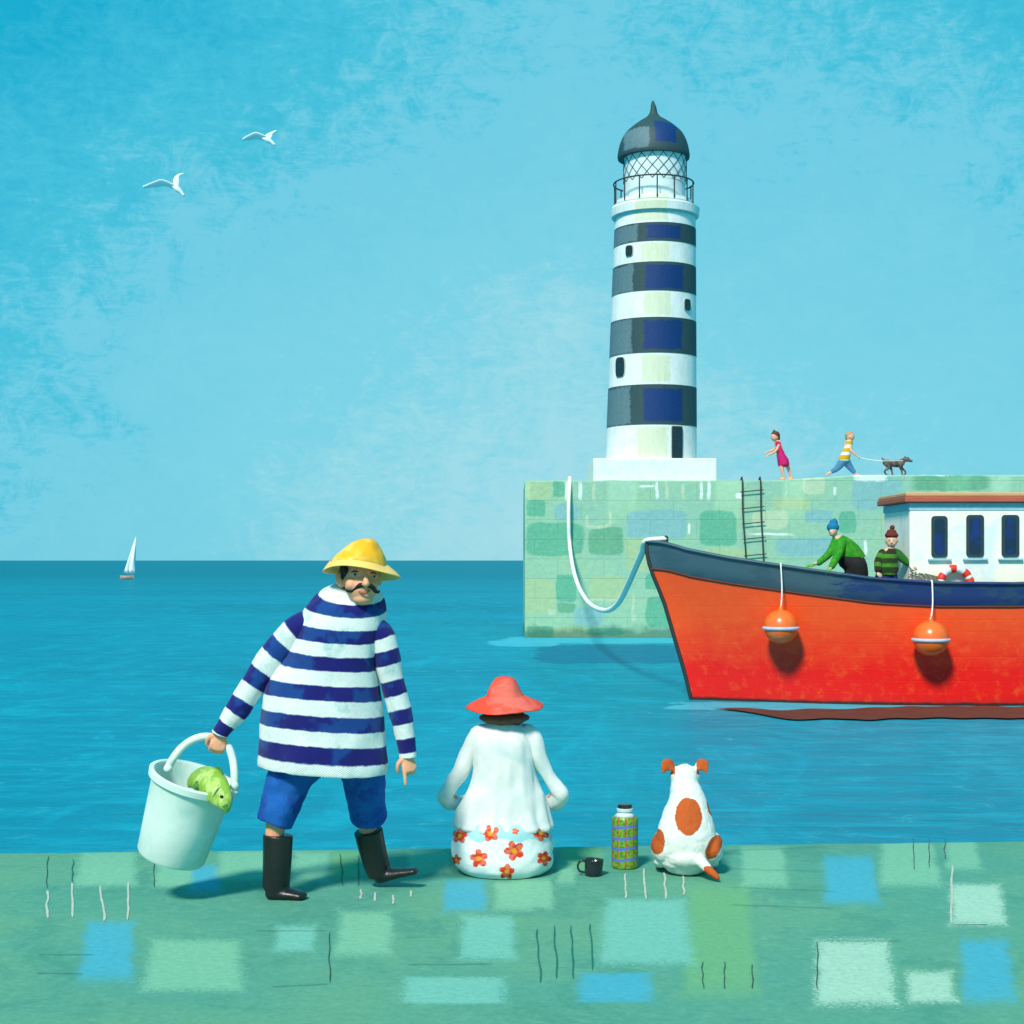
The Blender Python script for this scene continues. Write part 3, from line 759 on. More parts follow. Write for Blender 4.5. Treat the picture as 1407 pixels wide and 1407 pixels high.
def rwin(x0, x1, y0, y1):
    def plate(ex, yf, yb):
        pts = []; a = (x1-x0)/2*ck+ex; b_ = (y1-y0)/2*ck+ex; cxp = P((x0+x1)/2, 0, CN).x; czp = cz((y0+y1)/2); r = .07
        for qx, qz, a0 in ((a-r, b_-r, 0), (-a+r, b_-r, 90), (-a+r, -b_+r, 180), (a-r, -b_+r, 270)):
            for k in range(6): w = radians(a0+18*k); pts.append((cxp+qx+r*cos(w), czp+qz+r*sin(w)))
        n_ = len(pts); return G().add([V(x, yf, z) for x, z in pts]+[V(x, yb, z) for x, z in pts], [(i, (i+1) % n_, n_+(i+1) % n_, n_+i) for i in range(n_)]+[tuple(range(n_))[::-1]])
    w_ = obj('window', plate(0.0, CN-.03, CN+.05).join(plate(-.06, CN-.036, CN+.05), 1), [WFR, WING], cab, False)
    sl = (x0+x1)/2
    obj('window_sill', box((P(sl, 0, CN).x, CN-.03, cz(y1+3)), ((x1-x0)/2*ck+.07, .04, .022)), BAND, cab, False, bevel=.01)
rwin(1279.5, 1301.5, 709, 766); rwin(1327.5, 1351.5, 707.5, 765.5); rwin(1376, 1400, 707.5, 765.5)
rwin(1424, 1448, 707.5, 765.5)
# stem post and mooring cleat
obj('stem_post', tube([stem_pt(i/12)+V(-.03 if i else -.01, 0, 0) for i in range(13)], .045, .05, n=8, sub=1), mat('stem timber', C(70, 74, 76, .5)), boat)
obj('mooring_bitt', tube([V(XS+.38, BC, 2.6), V(XS+.38, BC, 3.3)], .05, n=10, sub=1), IRON, boat)

# mooring rope
A0 = P(783, 661, PY); A1 = P(889, 746, BC)
pts = [A0+V(0, .45, .06), A0+V(0, .05, .05)]
kx = (A1.x-A0.x)/(A1.y-A0.y)
for px, py in ((781.5, 690), (781.5, 720), (783, 750), (787, 778), (794, 803), (806, 825), (820, 836), (836, 838.5), (850, 828), (862, 805), (873, 780), (883, 757)):
    r_ = (px-CX)/F; Yq = (A0.x-kx*A0.y)/(r_-kx); pts.append(P(px, py, min(Yq, 56.25)))
pts += [A1+V(-.02, 0, .04), V(XS+.38, BC, 3.28)]
rads = [.075, .075]+[.07]*12+[.055, .05]
o = obj('mooring_rope', tube(pts, rads, n=10, sub=8), ROPE_W); reorigin(o, A0)
tag(o, 'thick white mooring rope drooping from the pier top to the boat bow', 'rope')

# fenders
FORG = mat('orange buoy plastic', C(246, 112, 38, .95), .3, .08, 5, .1, 20, .004, spec=.5, coat=.3)
FBAND = mat('lilac white rubber band', C(205, 205, 225, .85), .6)
def fender(px, py, r, rope_top, label):
    v = .5; best = None
    for i in range(200):      # find the hull surface behind this pixel
        for k in range(24):
            q = hullpt(i/200, .2+.8*k/24); sx = CX+q.x*F/q.y; syy = HZ+(EYE-q.z)*F/q.y; d = (sx-px)**2+(syy-py)**2
            if best is None or d < best[0]: best = (d, q)
    hy = best[1].y; Y = hy-.35; rm = r*Y/F; Y = hy-rm-.03
    c = P(px, py, Y); rm = r*Y/F
    e = empty('fender', c, label, 'fender', 'round orange fenders hanging on the boat')
    obj('ball', ell(c, (rm, rm, rm*1.0), 32, 20), FORG, e)
    obj('band', tube([c+V(cos(2*pi*i/40)*rm*1.0, sin(2*pi*i/40)*rm*1.0, -.03) for i in range(41)], .035, .028, n=8, sub=1, caps=False, side=(0, 0, 1)), FBAND, e)
    top = P(px-1, rope_top, hullpt(.3, 0).y-.0)
    bb = None
    for i in range(300):
        q = hullpt(i/300, 0.0); sx = CX+q.x*F/q.y; d = abs(sx-px)
        if bb is None or d < bb[0]: bb = (d, q)
    tq = bb[1]+V(0, -.10, .02)
    obj('eyelet', tube([c+V(0, 0, rm*.9), c+V(0, 0, rm*1.12)], [.07, .04], n=10, sub=1), FORG, e)
    obj('rope', tube([bb[1]+V(0, .1, .03), bb[1]+V(0, -.05, .05), tq+V(0, 0, -.06), (tq+c)/2+V(.02, 0, .1), c+V(0, 0, rm*1.05)], .015, n=8), ROPE_W, e)
fender(1073, 861, 23.5, 775, 'round orange fender with a pale band hanging nearer the bow')
fender(1279, 877, 24.5, 803, 'round orange fender with a pale band hanging below the white cabin')

# life ring leaning on the cabin
c = P(1313, 801, CN-.16)
c = c+V(0, 0, -.01); lr_ = empty('life_ring', c, 'white life ring with red bands propped against the cream cabin wall', 'life ring')
RW = mat('life ring white', C(225, 238, 240, .88), .5); RR = mat('life ring red', C(236, 60, 36, .85), .5)
def ringpt(a, R=.29): return c+V(R*cos(a), 0.12*0+.05*sin(a), R*sin(a))
obj('ring', tube([ringpt(2*pi*i/48) for i in range(49)], .075, n=14, sub=1, caps=False), RW, lr_)
for a in (155, 98, 42, 8, 215, 325, 270):
    obj('red_band', tube([ringpt(radians(a+t)) for t in (-7, -3, 0, 3, 7)], .081, n=14, sub=1), RR, lr_)

# ------------------------------------------------------------------ people

# ---- the fisherman on the quay
FY = 7.45
fm = empty('person', gnd(390, 1236), 'man in a yellow hat and navy striped jumper carrying a bucket along the quay', 'person')
org = ORG[fm.name]
yaw = radians(14); fwd = V(sin(yaw), -cos(yaw), 0); rgt = V(cos(yaw), sin(yaw), 0)
HY = 7.36
hc = P(494, 790, HY)
pk = HY/F
parts = []
Rz = Matrix.Rotation(yaw, 3, 'Z')
parts.append(ell(hc+V(0, .02, .012), (.088, .105, .118), rot=Rz))
parts.append(ell(P(497, 806, HY-.015), (.080, .088, .078), rot=Rz))
parts.append(ell(P(499, 822, HY-.045), (.050, .045, .034), rot=Rz))
parts.append(ell(P(483, 803, HY-.07), (.030, .03, .03))); parts.append(ell(P(510, 806, HY-.062), (.028, .03, .03)))
parts.append(tube([P(501.5, 787, HY-.088), P(502.5, 795, HY-.106), P(503, 802, HY-.118)], [.010, .012, .0165], n=10))
parts.append(ell(P(503, 803, HY-.105), (.022, .018, .013)))
parts.append(ell(P(464.5, 794, HY-.01), (.014, .026, .033))); parts.append(ell(P(469, 796, HY+.0), (.022, .035, .04))); parts.append(ell(P(522, 797, HY+.03), (.01, .022, .03)))
parts.append(tube([P(494, 815, HY+.04), P(490, 850, FY)], [.062, .07], n=16))
# torso, arms, legs
parts.append(tube([P(486, 838, FY), P(475, 880, FY), P(455, 960, FY+.02), P(448, 1030, FY+.05)], [.12, .15, .15, .15], [.09, .11, .11, .11], side=(1, 0, 0), n=20))
aL = [P(450, 842, FY), P(425, 862, FY), P(369, 922, FY-.02), P(306, 1003, FY-.06)]
aR = [P(496, 850, FY), P(516, 874, FY), P(541, 940, FY), P(559.5, 1036, FY-.02)]
parts.append(tube(aL, [.05, .05, .04, .027], n=14)); parts.append(tube(aR, [.05, .042, .036, .026], n=14))
kL, kR = P(378, 1140, 7.44), P(505, 1134, 7.66)
parts.append(tube([P(405, 1040, FY), kL, P(381, 1180, 7.44)], [.10, .048, .045], n=14)); parts.append(tube([P(495, 1040, FY+.08), kR, P(511, 1175, 7.70)], [.10, .048, .045], n=14))
parts += hand(aL[-1]+V(-.003, 0, -.012), P(297, 1030, 7.39)-aL[-1], (1, 0.1, -.3), (0, 1, 0), L=.165, curl=(.75, 1.25, .9), thumb=1, r=.0105)
parts += hand(aR[-1]+V(.002, 0, 0), P(563, 1064, 7.42)-aR[-1], (1, .5, 0), (-.5, .9, 0), L=.16, curl=(.9, 1.1, .8), thumb=1, straight=0, r=.0098)
obj('body', union(parts, .0045, 5, org=org), SKIN, fm)
# face details
def disc(c, r, m_, nm, par, sq=(1, 1, 1)): return obj(nm, ell(c, (r*sq[0], r*sq[1], r*sq[2]), 14, 8), m_, par)
INK = mat('black hair', C(34, 32, 34, .6), .6, .2, 60, .4, 200, .003)
EYE_M = mat('brown eye', C(70, 44, 34, .6), .2, .05, spec=.6); EYEW = mat('eye white', C(225, 220, 212, .8), .3, .02)
for ex, ey, ed in ((487.5, 789.5, .079), (514, 792, .064)):
    disc(P(ex, ey, HY-ed), .0095, EYEW, 'eye', fm, (1.25, .8, .62)); disc(P(ex+.3, ey, HY-ed-.0062), .0062, EYE_M, 'iris', fm, (1, .5, .95))
for pts_ in (((501, 804.5), (496, 804), (491, 807), (484, 811.5), (477, 812), (475.5, 809.5)), ((504.5, 804.5), (509, 805), (513, 808), (516, 812.5), (520, 813.5), (521.5, 811.5))):
    q = [P(x, y, HY-.108+.0009*abs(x-503)**1.18) for x, y in pts_]
    obj('moustache', tube(q, [.009, .0125, .0115, .0095, .0065, .003], n=10), INK, fm)
for q_ in ((482.5, 786.2, 487.5, 784.8, 492, 786, .083), (509.5, 787.5, 514, 786.8, 518, 789, .066)):
    obj('eyebrow', tube([P(q_[0], q_[1], HY-q_[6]), P(q_[2], q_[3], HY-q_[6]-.006), P(q_[4], q_[5], HY-q_[6])], [.002, .0035, .002], n=8), INK, fm)
obj('mouth', tube([P(491, 810.5, HY-.090), P(495, 814, HY-.100), P(499.5, 815.5, HY-.102), P(504, 814, HY-.100), P(508, 811, HY-.092)], [.002, .004, .0045, .004, .002], n=8), mat('lips', C(176, 84, 72, .7), .5), fm)
hr = [ell(P(473, 783, HY-.02), (.022, .06, .03), rot=Rz), ell(P(470.5, 791, HY-.045), (.009, .012, .026)), ell(P(494, 784, HY+.055), (.094, .095, .10), rot=Rz)]
obj('hair', union(hr, .006, 3, org=org), INK, fm)
# hat: soft sou'wester with a drooping brim
YH = mat('yellow oilskin', C(255, 184, 24, .94), .42, .08, 9, .35, 18, .012, spec=.4, c2=C(252, 214, 96, .92), c2scale=8, c2thr=(.5, .62))
YB = mat('pale yellow brim', C(255, 208, 112, .96), .45, .08, 12, .3, 25, .008, stretch=(.4, .4, 3))
cap = []
hx, hyy = 496, HY+.02
hat_rings = [(507, 739.5, 3, .012), (505.5, 741, 8, .03), (503, 746, 16, .065), (499.5, 755, 25.5, .098), (496, 764, 33, .122), (493, 773, 38, .138), (492, 779, 40, .14)]
g1 = loft([(P(x, y, hyy).x, hyy, P(x, y, hyy).z, w*pk, b_, 0, -.004*i) for i, (x, y, w, b_) in enumerate(hat_rings)], 48, 4, tilt=.07)
wrinkle(g1, .006, 11, 3)
obj('hat_crown', g1, YH, fm)
br_ = [(492.5, 772, 38.5, .138), (494, 776.5, 44, .155), (496, 782, 50, .172), (497, 786.5, 53.5, .182), (497, 788, 53, .18), (496, 785, 49, .168), (493, 778, 40, .145)]
g2 = loft([(P(x, y, hyy).x, hyy, P(x, y, hyy).z, w*pk, b_, 0, .02-.016*min(i, 3)) for i, (x, y, w, b_) in enumerate(br_)], 64, 3, tilt=.085, capb=False)
g2.f = [f_ for f_ in g2.f if len(f_) == 4]; g2.mi = [0]*len(g2.f)
for i, v in enumerate(g2.v):     # droopy, wavy edge
    ang = math.atan2(v.y-hyy, v.x-P(494, 0, hyy).x); rad = math.hypot(v.y-hyy, v.x-P(494, 0, hyy).x)
    g2.v[i] = v+V(0, 0, (.006*sin(3*ang+1)-.010*abs(cos(ang))**3+.002*max(0, -sin(ang)))*max(0, (rad-.13)/.06))
o = obj('hat_brim', g2, YB, fm)

# striped knitwear
def stripemat(name, cw_, cd_, alt, half=.25, weave=.011, wob=.05, w=1.0):
    m, g, p = newmat(name); P0 = pos(g)
    s_ = g.n('ShaderNodeAttribute', attribute_name='s').outputs['Fac']
    s_ = g.math('ADD', s_, g.math('MULTIPLY', g.math('SUBTRACT', g.noise(P0, 22*w, 4, .7), .5), wob*2.2))
    d = g.math('ABSOLUTE', g.math('SUBTRACT', s_, g.math('ROUND', s_)))
    mk = g.ramp(d, half-.02, half+.02, 1, 0)
    mk = g.math('MULTIPLY', mk, g.math('GREATER_THAN', s_, .5))
    dk = g.mix(g.ramp(g.noise(P0, 5*w, 4, .6), .52, .58), cd_, alt)
    lt = g.mix(g.ramp(g.noise(g.vm('ADD', P0, (5, 5, 5)), 6*w, 5, .7), .55, .68), cw_, C(190, 228, 228, .85))
    c = g.mix(mk, lt, dk); v = g.ramp(g.noise(P0, 60*w, 5, .8), .3, .7, .9, 1.08)
    g.put(p.inputs['Base Color'], g.mix(1.0, c, g.cxyz(v, v, v), 'MULTIPLY')); p.inputs['Roughness'].default_value = .92; p.inputs['Specular IOR Level'].default_value = .12
    p.inputs['Sheen Weight'].default_value = .15
    x, y, z = g.xyz(P0)[:3]
    wv = g.math('MULTIPLY', g.math('SINE', g.math('MULTIPLY', z, 6.283/weave)), g.math('SINE', g.math('MULTIPLY', x, 6.283/(weave*1.3))))
    h = g.math('ADD', g.math('MULTIPLY', g.noise(P0, 14*w, 5, .65), 2.0), g.math('MULTIPLY', wv, .3))
    g.put(p.inputs['Normal'], g.bump(h, .7, .008)); return m
KNIT = stripemat('navy striped knit', C(238, 246, 244, .92), C(38, 40, 140, .62), C(30, 84, 168, .66))
def jring(py, l, r, b_, s, sg=0.0, dy=0.0):
    q = P((l+r)/2, py, FY+dy); return (q.x, q.y, q.z, (r-l)/2*FY/F, b_, s, sg)
JR = [jring(812, 474, 510, .062, .1, .01, -.02), jring(808, 467, 516, .078, .2, .02, -.03), jring(809, 459, 520, .094, .36, .03, -.02), jring(815, 446, 525, .118, .60, .038), jring(825, 430, 529, .15, .95, .042), jring(842, 416, 530, .165, 1.4, .036),
      jring(866, 407, 528, .175, 1.97, .022), jring(904, 391, 520, .185, 2.98, .015), jring(926, 375, 521, .19, 3.5, .01), jring(946, 365, 524, .195, 4.0, .006), jring(988, 358, 529, .20, 5.0, .005),
      jring(1029, 355, 532, .205, 6.0, .005), jring(1054, 354.5, 534, .208, 6.44, .005), jring(1057, 357, 531, .20, 6.46, .005), jring(1050, 362, 527, .19, 6.45, 0)]
jt = loft(JR, 96, 5, tilt=.07)
# sleeves: the photo's stripe centres sit at whole values of s
sl = [P(458, 872, FY), P(440, 862, FY), P(414, 864, FY-.02), P(385, 893, FY-.02), P(353.5, 932, FY-.03), P(328, 971, FY-.05), P(306.5, 1001, FY-.06), P(302, 1009, FY-.06)]
jl = tube(sl, [.06, .078, .083, .073, .0645, .055, .046, .047], n=40, sub=6, s=[.5, .6, 1.0, 2.0, 3.0, 4.0, 5.0, 5.35], roundcap=False)
sr = [P(496, 866, FY), P(510, 862, FY-.01), P(521, 872, FY-.02), P(530, 903, FY-.02), P(540, 945, FY-.01), P(550, 985, FY-.01), P(557.5, 1024, FY-.01), P(560, 1041, FY-.01)]
jr_ = tube(sr, [.05, .06, .072, .066, .058, .052, .043, .043], n=40, sub=6, s=[1.6, 1.75, 2.05, 3.0, 4.0, 5.0, 6.0, 6.42], roundcap=False)
for q, sd_ in ((jt, 1), (jl, 5), (jr_, 9)): wrinkle(q, .013, 5.5, sd_, .7); wrinkle(q, .004, 17, sd_+3, .8)
obj('jumper', jt.join(jl).join(jr_), KNIT, fm)
DEN = mat('blue shorts cotton', C(38, 104, 190, .85), .9, .14, 14, .5, 90, .004, .1, c2=C(42, 84, 176, .8), c2scale=7)
sh = [tube([P(430, 1035, FY+.02), P(402, 1062, FY), P(388, 1100, FY), P(376.5, 1131, FY-.005)], [.11, .112, .100, .088], [.11, .12, .11, .095], side=(1, 0, 0), n=24, roundcap=False),
      tube([P(480, 1035, FY+.06), P(498, 1062, FY+.09), P(503, 1098, FY+.15), P(508, 1125, FY+.2)], [.10, .106, .097, .090], [.11, .12, .11, .095], side=(1, 0, 0), n=24, roundcap=False),
      ell(P(448, 1040, FY+.04), (.26, .13, .09))]
me = union(sh, .006, 2, org=org)
warp(me, lambda c_, n_: c_+n_*(.010*mn.noise((c_+org)*9)+.004*mn.noise((c_+org)*24)))
obj('shorts', me, DEN, fm)
RUB = mat('black rubber', C(40, 42, 42, .55), .38, .15, 18, .25, 30, .006, spec=.5)
ORGB = org
b1 = [tube([P(382, 1147, 7.44), P(381, 1180, 7.44), P(379, 1218, 7.45)], [.072, .069, .066], [.072, .066, .07], side=(1, 0, 0), n=24, roundcap=False),
      tube([P(378, 1226, 7.46), P(398, 1229, 7.43), P(416, 1232, 7.40)], [.062, .050, .040], [.036, .030, .022], side=(0, 1, 0), n=20)]
toe = P(576, 1197, 7.52)
b1 = [tube([P(382, 1147, 7.44), P(381, 1180, 7.44), P(379, 1220, 7.46)], [.073, .070, .066], [.072, .066, .068], side=(1, 0, 0), n=24, roundcap=False),
      tube([P(376, 1226, 7.46), P(398, 1228.5, 7.44), P(415, 1231, 7.42)], [.064, .052, .044], [.038, .030, .020], side=(0, 1, 0), n=20)]
me = union(b1, .006, 3, org=org)
warp(me, lambda c_, n_: V(c_.x, c_.y, max(c_.z, QZ+.004-org.z)))
obj('boot', me, RUB, fm)
b2 = [tube([P(506, 1141, 7.66), P(513, 1172, 7.69), P(521, 1200, 7.72)], [.073, .068, .062], [.072, .066, .066], side=(1, 0, 0), n=24, roundcap=False),
      tube([P(523, 1203, 7.72), P(545, 1200, 7.69), P(570, 1197, 7.66)], [.056, .044, .034], [.037, .026, .017], side=(0, 1, 0), n=20)]
obj('boot', union(b2, .006, 3, org=org), RUB, fm)

# ---- bucket and fish
BKY = 7.40; bk = BKY/F
bt, bb_ = P(268, 1067, BKY-.03), P(234.5, 1177, BKY+.02)
ax = (bt-bb_).normalized(); H = (bt-bb_).length
xa = (V(1, 0, 0)-ax*ax.x).normalized(); ya = ax.cross(xa)
MB_ = Matrix(((xa.x, ya.x, ax.x, bb_.x), (xa.y, ya.y, ax.y, bb_.y), (xa.z, ya.z, ax.z, bb_.z), (0, 0, 0, 1)))
PLA = mat('pale bucket plastic', C(222, 240, 232, .93), .5, .08, 5, .3, 12, .006, .3, c2=C(186, 226, 218, .92), c2scale=4, c2thr=(.5, .7))
buck = empty('bucket', bb_, 'pale translucent white bucket tilting from the hand of the striped man', 'bucket')
r0, r1 = 47.5*bk, 57*bk
bp = [(0.0, .012), (r0*.8, .004), (r0*.95, .002), (r0, .015), (r0+(r1-r0)*.5, H*.5), (r1-.003, H-.055), (r1+.001, H-.045), (r1+.003, H-.04), (r1+.018, H-.034), (r1+.021, H-.004), (r1+.016, H), (r1, H), (r1-.008, H-.01), (r0-.006, .03), (0.0, .025)]
obj('shell', lathe(bp, 72, MB_, caps=(False, False)), PLA, buck, sharp=50)
obj('handle', tube([P(232, 1053, BKY-.02), P(238, 1042, BKY-.03), P(250, 1027, BKY-.02), P(265, 1016.5, BKY), P(282, 1012, BKY+.01), P(299, 1015, BKY+.02), P(312, 1024, BKY+.01), P(319, 1040, BKY), P(322, 1060, BKY-.02), P(322, 1078, BKY-.03)], [.017]*10, [.019]*10, n=14, side=(0, 1, 0)), PLA, buck)
for q in ((231, 1056, -.03), (322, 1080, -.04)): obj('handle_lug', ell(P(q[0], q[1], BKY+q[2]), (.022, .022, .022)), PLA, buck)
fc = BKY-.06
FG = mat('green fish skin', C(150, 196, 62, .78), .35, .15, 22, .5, 90, .004, spec=.55, c2=C(196, 222, 120, .85), c2scale=12, c2thr=(.5, .62))
FIN = mat('dark green fin', C(66, 150, 62, .7), .5)
fish = empty('fish', P(288, 1085, fc), 'green fish with a black eye poking head first over the bucket rim', 'fish')
fp = [P(262, 1078, fc+.12), P(268, 1072, fc+.07), P(278, 1070, fc+.02), P(291, 1077, fc-.06), P(301, 1090, fc-.14), P(308, 1102, fc-.17), P(311.5, 1113, fc-.17)]
obj('fish_body', union([tube(fp, [.02, .045, .066, .074, .062, .045, .018], [.015, .035, .045, .050, .044, .034, .014], side=(.6, .1, .75), n=24)], .004, 3, org=ORG[fish.name]), FG, fish)
obj('eye_ring', ell(P(304.5, 1094.5, fc-.188), (.013, .010, .013)), mat('fish eye ring', C(226, 226, 150, .9), .3), fish)
obj('mouth', tube([P(305.5, 1108, fc-.195), P(309, 1107.5, fc-.205), P(312.5, 1105, fc-.195)], [.002, .0035, .002], n=8), FIN, fish)
obj('eye', ell(P(304.5, 1094.5, fc-.2), (.008, .006, .008)), mat('fish eye', (.01, .01, .01, 1), .15), fish)
obj('dorsal_fin', tube([P(296, 1062, fc-.03), P(303, 1058, fc-.04), P(308, 1068, fc-.09), P(309, 1073, fc-.1)], [.02, .022, .016, .006], [.004]*4, n=10, side=(.5, 0, -.8)), FIN, fish)
obj('gill_cover', tube([P(305, 1081, fc-.125-.03), P(297, 1084, fc-.185), P(293, 1092, fc-.185), P(293, 1098, fc-.17)], [.005, .008, .007, .004], n=8), mat('pale gill', C(214, 232, 150, .85), .4), fish)
obj('side_fin', tube([P(272, 1074, fc-.06), P(270, 1080, fc-.075), P(276, 1084, fc-.075)], [.012, .013, .004], [.003]*3, n=8), FIN, fish)

# ---- the woman sitting on the quay
WY = 8.02; wk = WY/F
wg = gnd(692, 1203)
wm = empty('person', wg, 'woman in a red sun hat and white blouse sitting with her back turned', 'person'); org = ORG[wm.name]
def Pw(x, y, d=0.0): return P(x, y, WY+d)
parts = [ell(Pw(693, 974, .02), (.078, .095, .115)), ell(Pw(693, 983, .06), (.062, .07, .07)), tube([Pw(693, 985, .0), Pw(693, 1006, -.01)], [.05, .06]),
         tube([Pw(693, 975, .11), Pw(693, 982, .125)], [.008, .014], n=8),
         tube([Pw(693, 1012), Pw(692, 1060), Pw(692, 1110, .02), Pw(691, 1160, .03)], [.12, .13, .14, .2], [.08, .10, .10, .14], side=(1, 0, 0))]
for sg, sx, ex, hx_ in ((-1, 662, 614, 640), (1, 719, 764, 741)):
    parts.append(tube([Pw(693+sg*12, 1012), Pw(sx-sg*6, 1017), Pw(sx+sg*25, 1052), Pw(ex-sg*2, 1086, .02), Pw(hx_, 1106, .22), Pw(hx_+(693-hx_)*.5, 1112, .34)], [.036, .030, .018, .018, .021, .022], n=12))
    parts += hand(Pw(hx_+(693-hx_)*.5, 1112, .34), (-.5*sg, .8, -.3), (0, 1, .6), (0, -.2, -1), L=.15, curl=(.3, .3, .2), thumb=sg)
    parts.append(tube([Pw(693+sg*30, 1165, .05), Pw(693+sg*28, 1168, .30), Pw(693+sg*26, 1165, .58), Pw(693+sg*25, 1175, .74), Pw(693+sg*25, 1240, .82), Pw(693+sg*25, 1320, .86)], [.12, .095, .07, .055, .05, .034], n=14))
    parts.append(tube([Pw(693+sg*25, 1322, .86), Pw(693+sg*26, 1338, .93), Pw(693+sg*27, 1350, 1.02)], [.034, .036, .024], n=10))
obj('body', union(parts, .006, 4, org=org), SKIN, wm)
for sg in (-1, 1): obj('eye', ell(Pw(693+sg*8, 973, .108), (.01, .008, .007)), EYE_M, wm)
WH_ = mat('white cotton', C(248, 249, 246, .95), .9, .04, 9, .5, 30, .01, .1, c2=C(226, 240, 240, .93), c2scale=4, c2thr=(.5, .7), weave=.004)
def wr(py, l, r, b_, dy=0.0): q = Pw((l+r)/2, py, dy); return (q.x, q.y, q.z, (r-l)/2*wk, b_, 0, 0)
WR = [wr(996, 678, 709, .045), wr(993, 671, 715, .062), wr(998, 664, 722, .08), wr(1008, 655, 731, .105), wr(1024, 650, 736, .125), wr(1055, 650, 735, .135), wr(1078, 645, 740, .14, .005), wr(1094, 638, 746, .15, .01), wr(1112, 629, 753, .16, .02), wr(1127, 624.5, 757, .18, .03), wr(1134, 624, 758.5, .19, .03), wr(1137, 628, 755, .185, .03), wr(1130, 634, 749, .17, .03)]
wt = loft(WR, 96, 5)
for i, v in enumerate(wt.v):        # the hem hangs in shallow folds
    k = max(0, min(1, (Pw(0, 1090).z-v.z)/.18)); ang = math.atan2(v.y-WY, v.x-Pw(692, 0).x)
    wt.v[i] = v+V(cos(ang), sin(ang), 0)*k*.010*sin(ang*13+2*sin(ang*3))
pieces = [wt]
for sg, sx in ((-1, (668, 655, 637, 618, 611, 617, 631, 652)), (1, (716, 728, 746, 763, 770, 764, 750, 730))):
    ys_ = (1012, 1017, 1052, 1082, 1092, 1100, 1103, 1106); ds = (0, 0, 0, .01, .03, .1, .2, .29)
    pieces.append(tube([Pw(x, y, d) for x, y, d in zip(sx, ys_, ds)], [.062, .060, .041, .036, .041, .046, .045, .042], n=32, sub=6, roundcap=True))
for k, q in enumerate(pieces): wrinkle(q, .014, 8, k*3, .35); wrinkle(q, .006, 19, k*2+1, .4)
bl = pieces[0]
for q in pieces[1:]: bl.join(q)
obj('blouse', bl, WH_, wm)
# flowered skirt
RED, ORA, YEL = C(238, 70, 44, .85), C(244, 124, 96, .88), C(250, 170, 40, .9)
FLW = [(165, 762, 36, .2), (300, 750, 40, .5), (410, 742, 16, .1), (523, 752, 36, .9), (250, 862, 42, .4), (405, 828, 46, .7), (150, 868, 24, .3), (535, 862, 34, 1.2), (372, 920, 36, .2)]
flw = [(x/3.198+580, y/3.198+910, r/3.198, a) for x, y, r, a in FLW]
def flower(px, py):
    for (fx, fy, r, a) in flw:
        dx, dy = px-fx, py-fy; d = math.hypot(dx, dy)
        if d < r*1.1:
            th = math.atan2(dy, dx)+a; lim = r*(.58+.42*abs(cos(2.5*th)))
            if d < r*.24: return YEL
            if d < lim: return RED if mn.noise(Vector((px*.18, py*.18, 5))) > -.05 else ORA
    return None
def skirtcol(q):
    px = CX+q.x*F/q.y; py = HZ+(EYE-q.z)*F/q.y
    if q.y > WY+.08:      # the far side carries the same pattern, shifted
        px = 693+((q.x*260+q.y*260) % 130)-65; py = 1165+((q.z*260+q.y*130) % 70)-35
    f_ = flower(px, py)
    if f_: return f_
    return C(176, 224, 232, .88) if (1131+10*mn.noise(Vector((px*.03, 0, 2))) < py < 1154+12*mn.noise(Vector((px*.04, py*.04, 0)))) else C(238, 246, 244, .92)
SKM = mat('flowered cotton', (1, 1, 1, 1), .9, .05, 12, .4, 24, .01, .1, attr='col')
SR = [wr(1118, 638, 748, .15, .03), wr(1132, 629, 756, .19, .03), wr(1150, 621, 759.5, .215, .04), wr(1168, 619, 761, .23, .05), wr(1182, 622, 760, .235, .055), wr(1192, 629, 755, .225, .06), wr(1200, 645, 742, .19, .07), wr(1203, 665, 720, .13, .08)]
st = loft(SR, 260, 22)
sk = G().join(st)
for sg in (-1, 1): sk.join(tube([Pw(693+sg*30, 1160, .05), Pw(693+sg*30, 1164, .30), Pw(693+sg*28, 1163, .60), Pw(693+sg*27, 1175, .70)], [.15, .13, .10, .09], n=40, sub=14))
wrinkle(sk, .007, 7, 2, 1.4)
for i, v in enumerate(sk.v):
    if v.z < QZ+.004: sk.v[i] = V(v.x, v.y, QZ+.004)
obj('skirt', sk, SKM, wm, colfn=skirtcol)
HRD = mat('dark brown hair', C(122, 74, 56, .8), .65, .2, 40, .6, 120, .006, stretch=(1, 1, .3))
hr = [ell(Pw(693, 986, -.02), (.132, .105, .038)), ell(Pw(693, 979, .01), (.10, .11, .05)), ell(Pw(693, 967, .02), (.085, .10, .08))]
me = union(hr, .006, 3, org=org)
warp(me, lambda c_, n_: c_+n_*.006*mn.noise(Vector((c_.x*30, c_.y*30, c_.z*8))))
obj('hair', me, HRD, wm)
RH = mat('red hat felt', C(244, 82, 60, .92), .8, .08, 10, .5, 50, .005, .15, c2=C(242, 116, 100, .88), c2scale=5, c2thr=(.48, .6))
hr_ = [(694, 930, 5, .02), (694, 931.5, 11, .042), (693.5, 937, 17, .068), (693, 946, 21.5, .088), (693.5, 954, 25, .10), (694, 957, 27, .108), (693.5, 961.5, 36, .14), (693, 966, 46, .175), (693, 970, 53.5, .20), (693, 972, 52, .20), (693, 970, 44, .17), (693, 967, 30, .12)]
hg = loft([(Pw(x, y).x, WY+.02, Pw(x, y).z, w*wk, b_, 0, 0.0015*min(i, 9)) for i, (x, y, w, b_) in enumerate(hr_)], 72, 4, tilt=-.02)
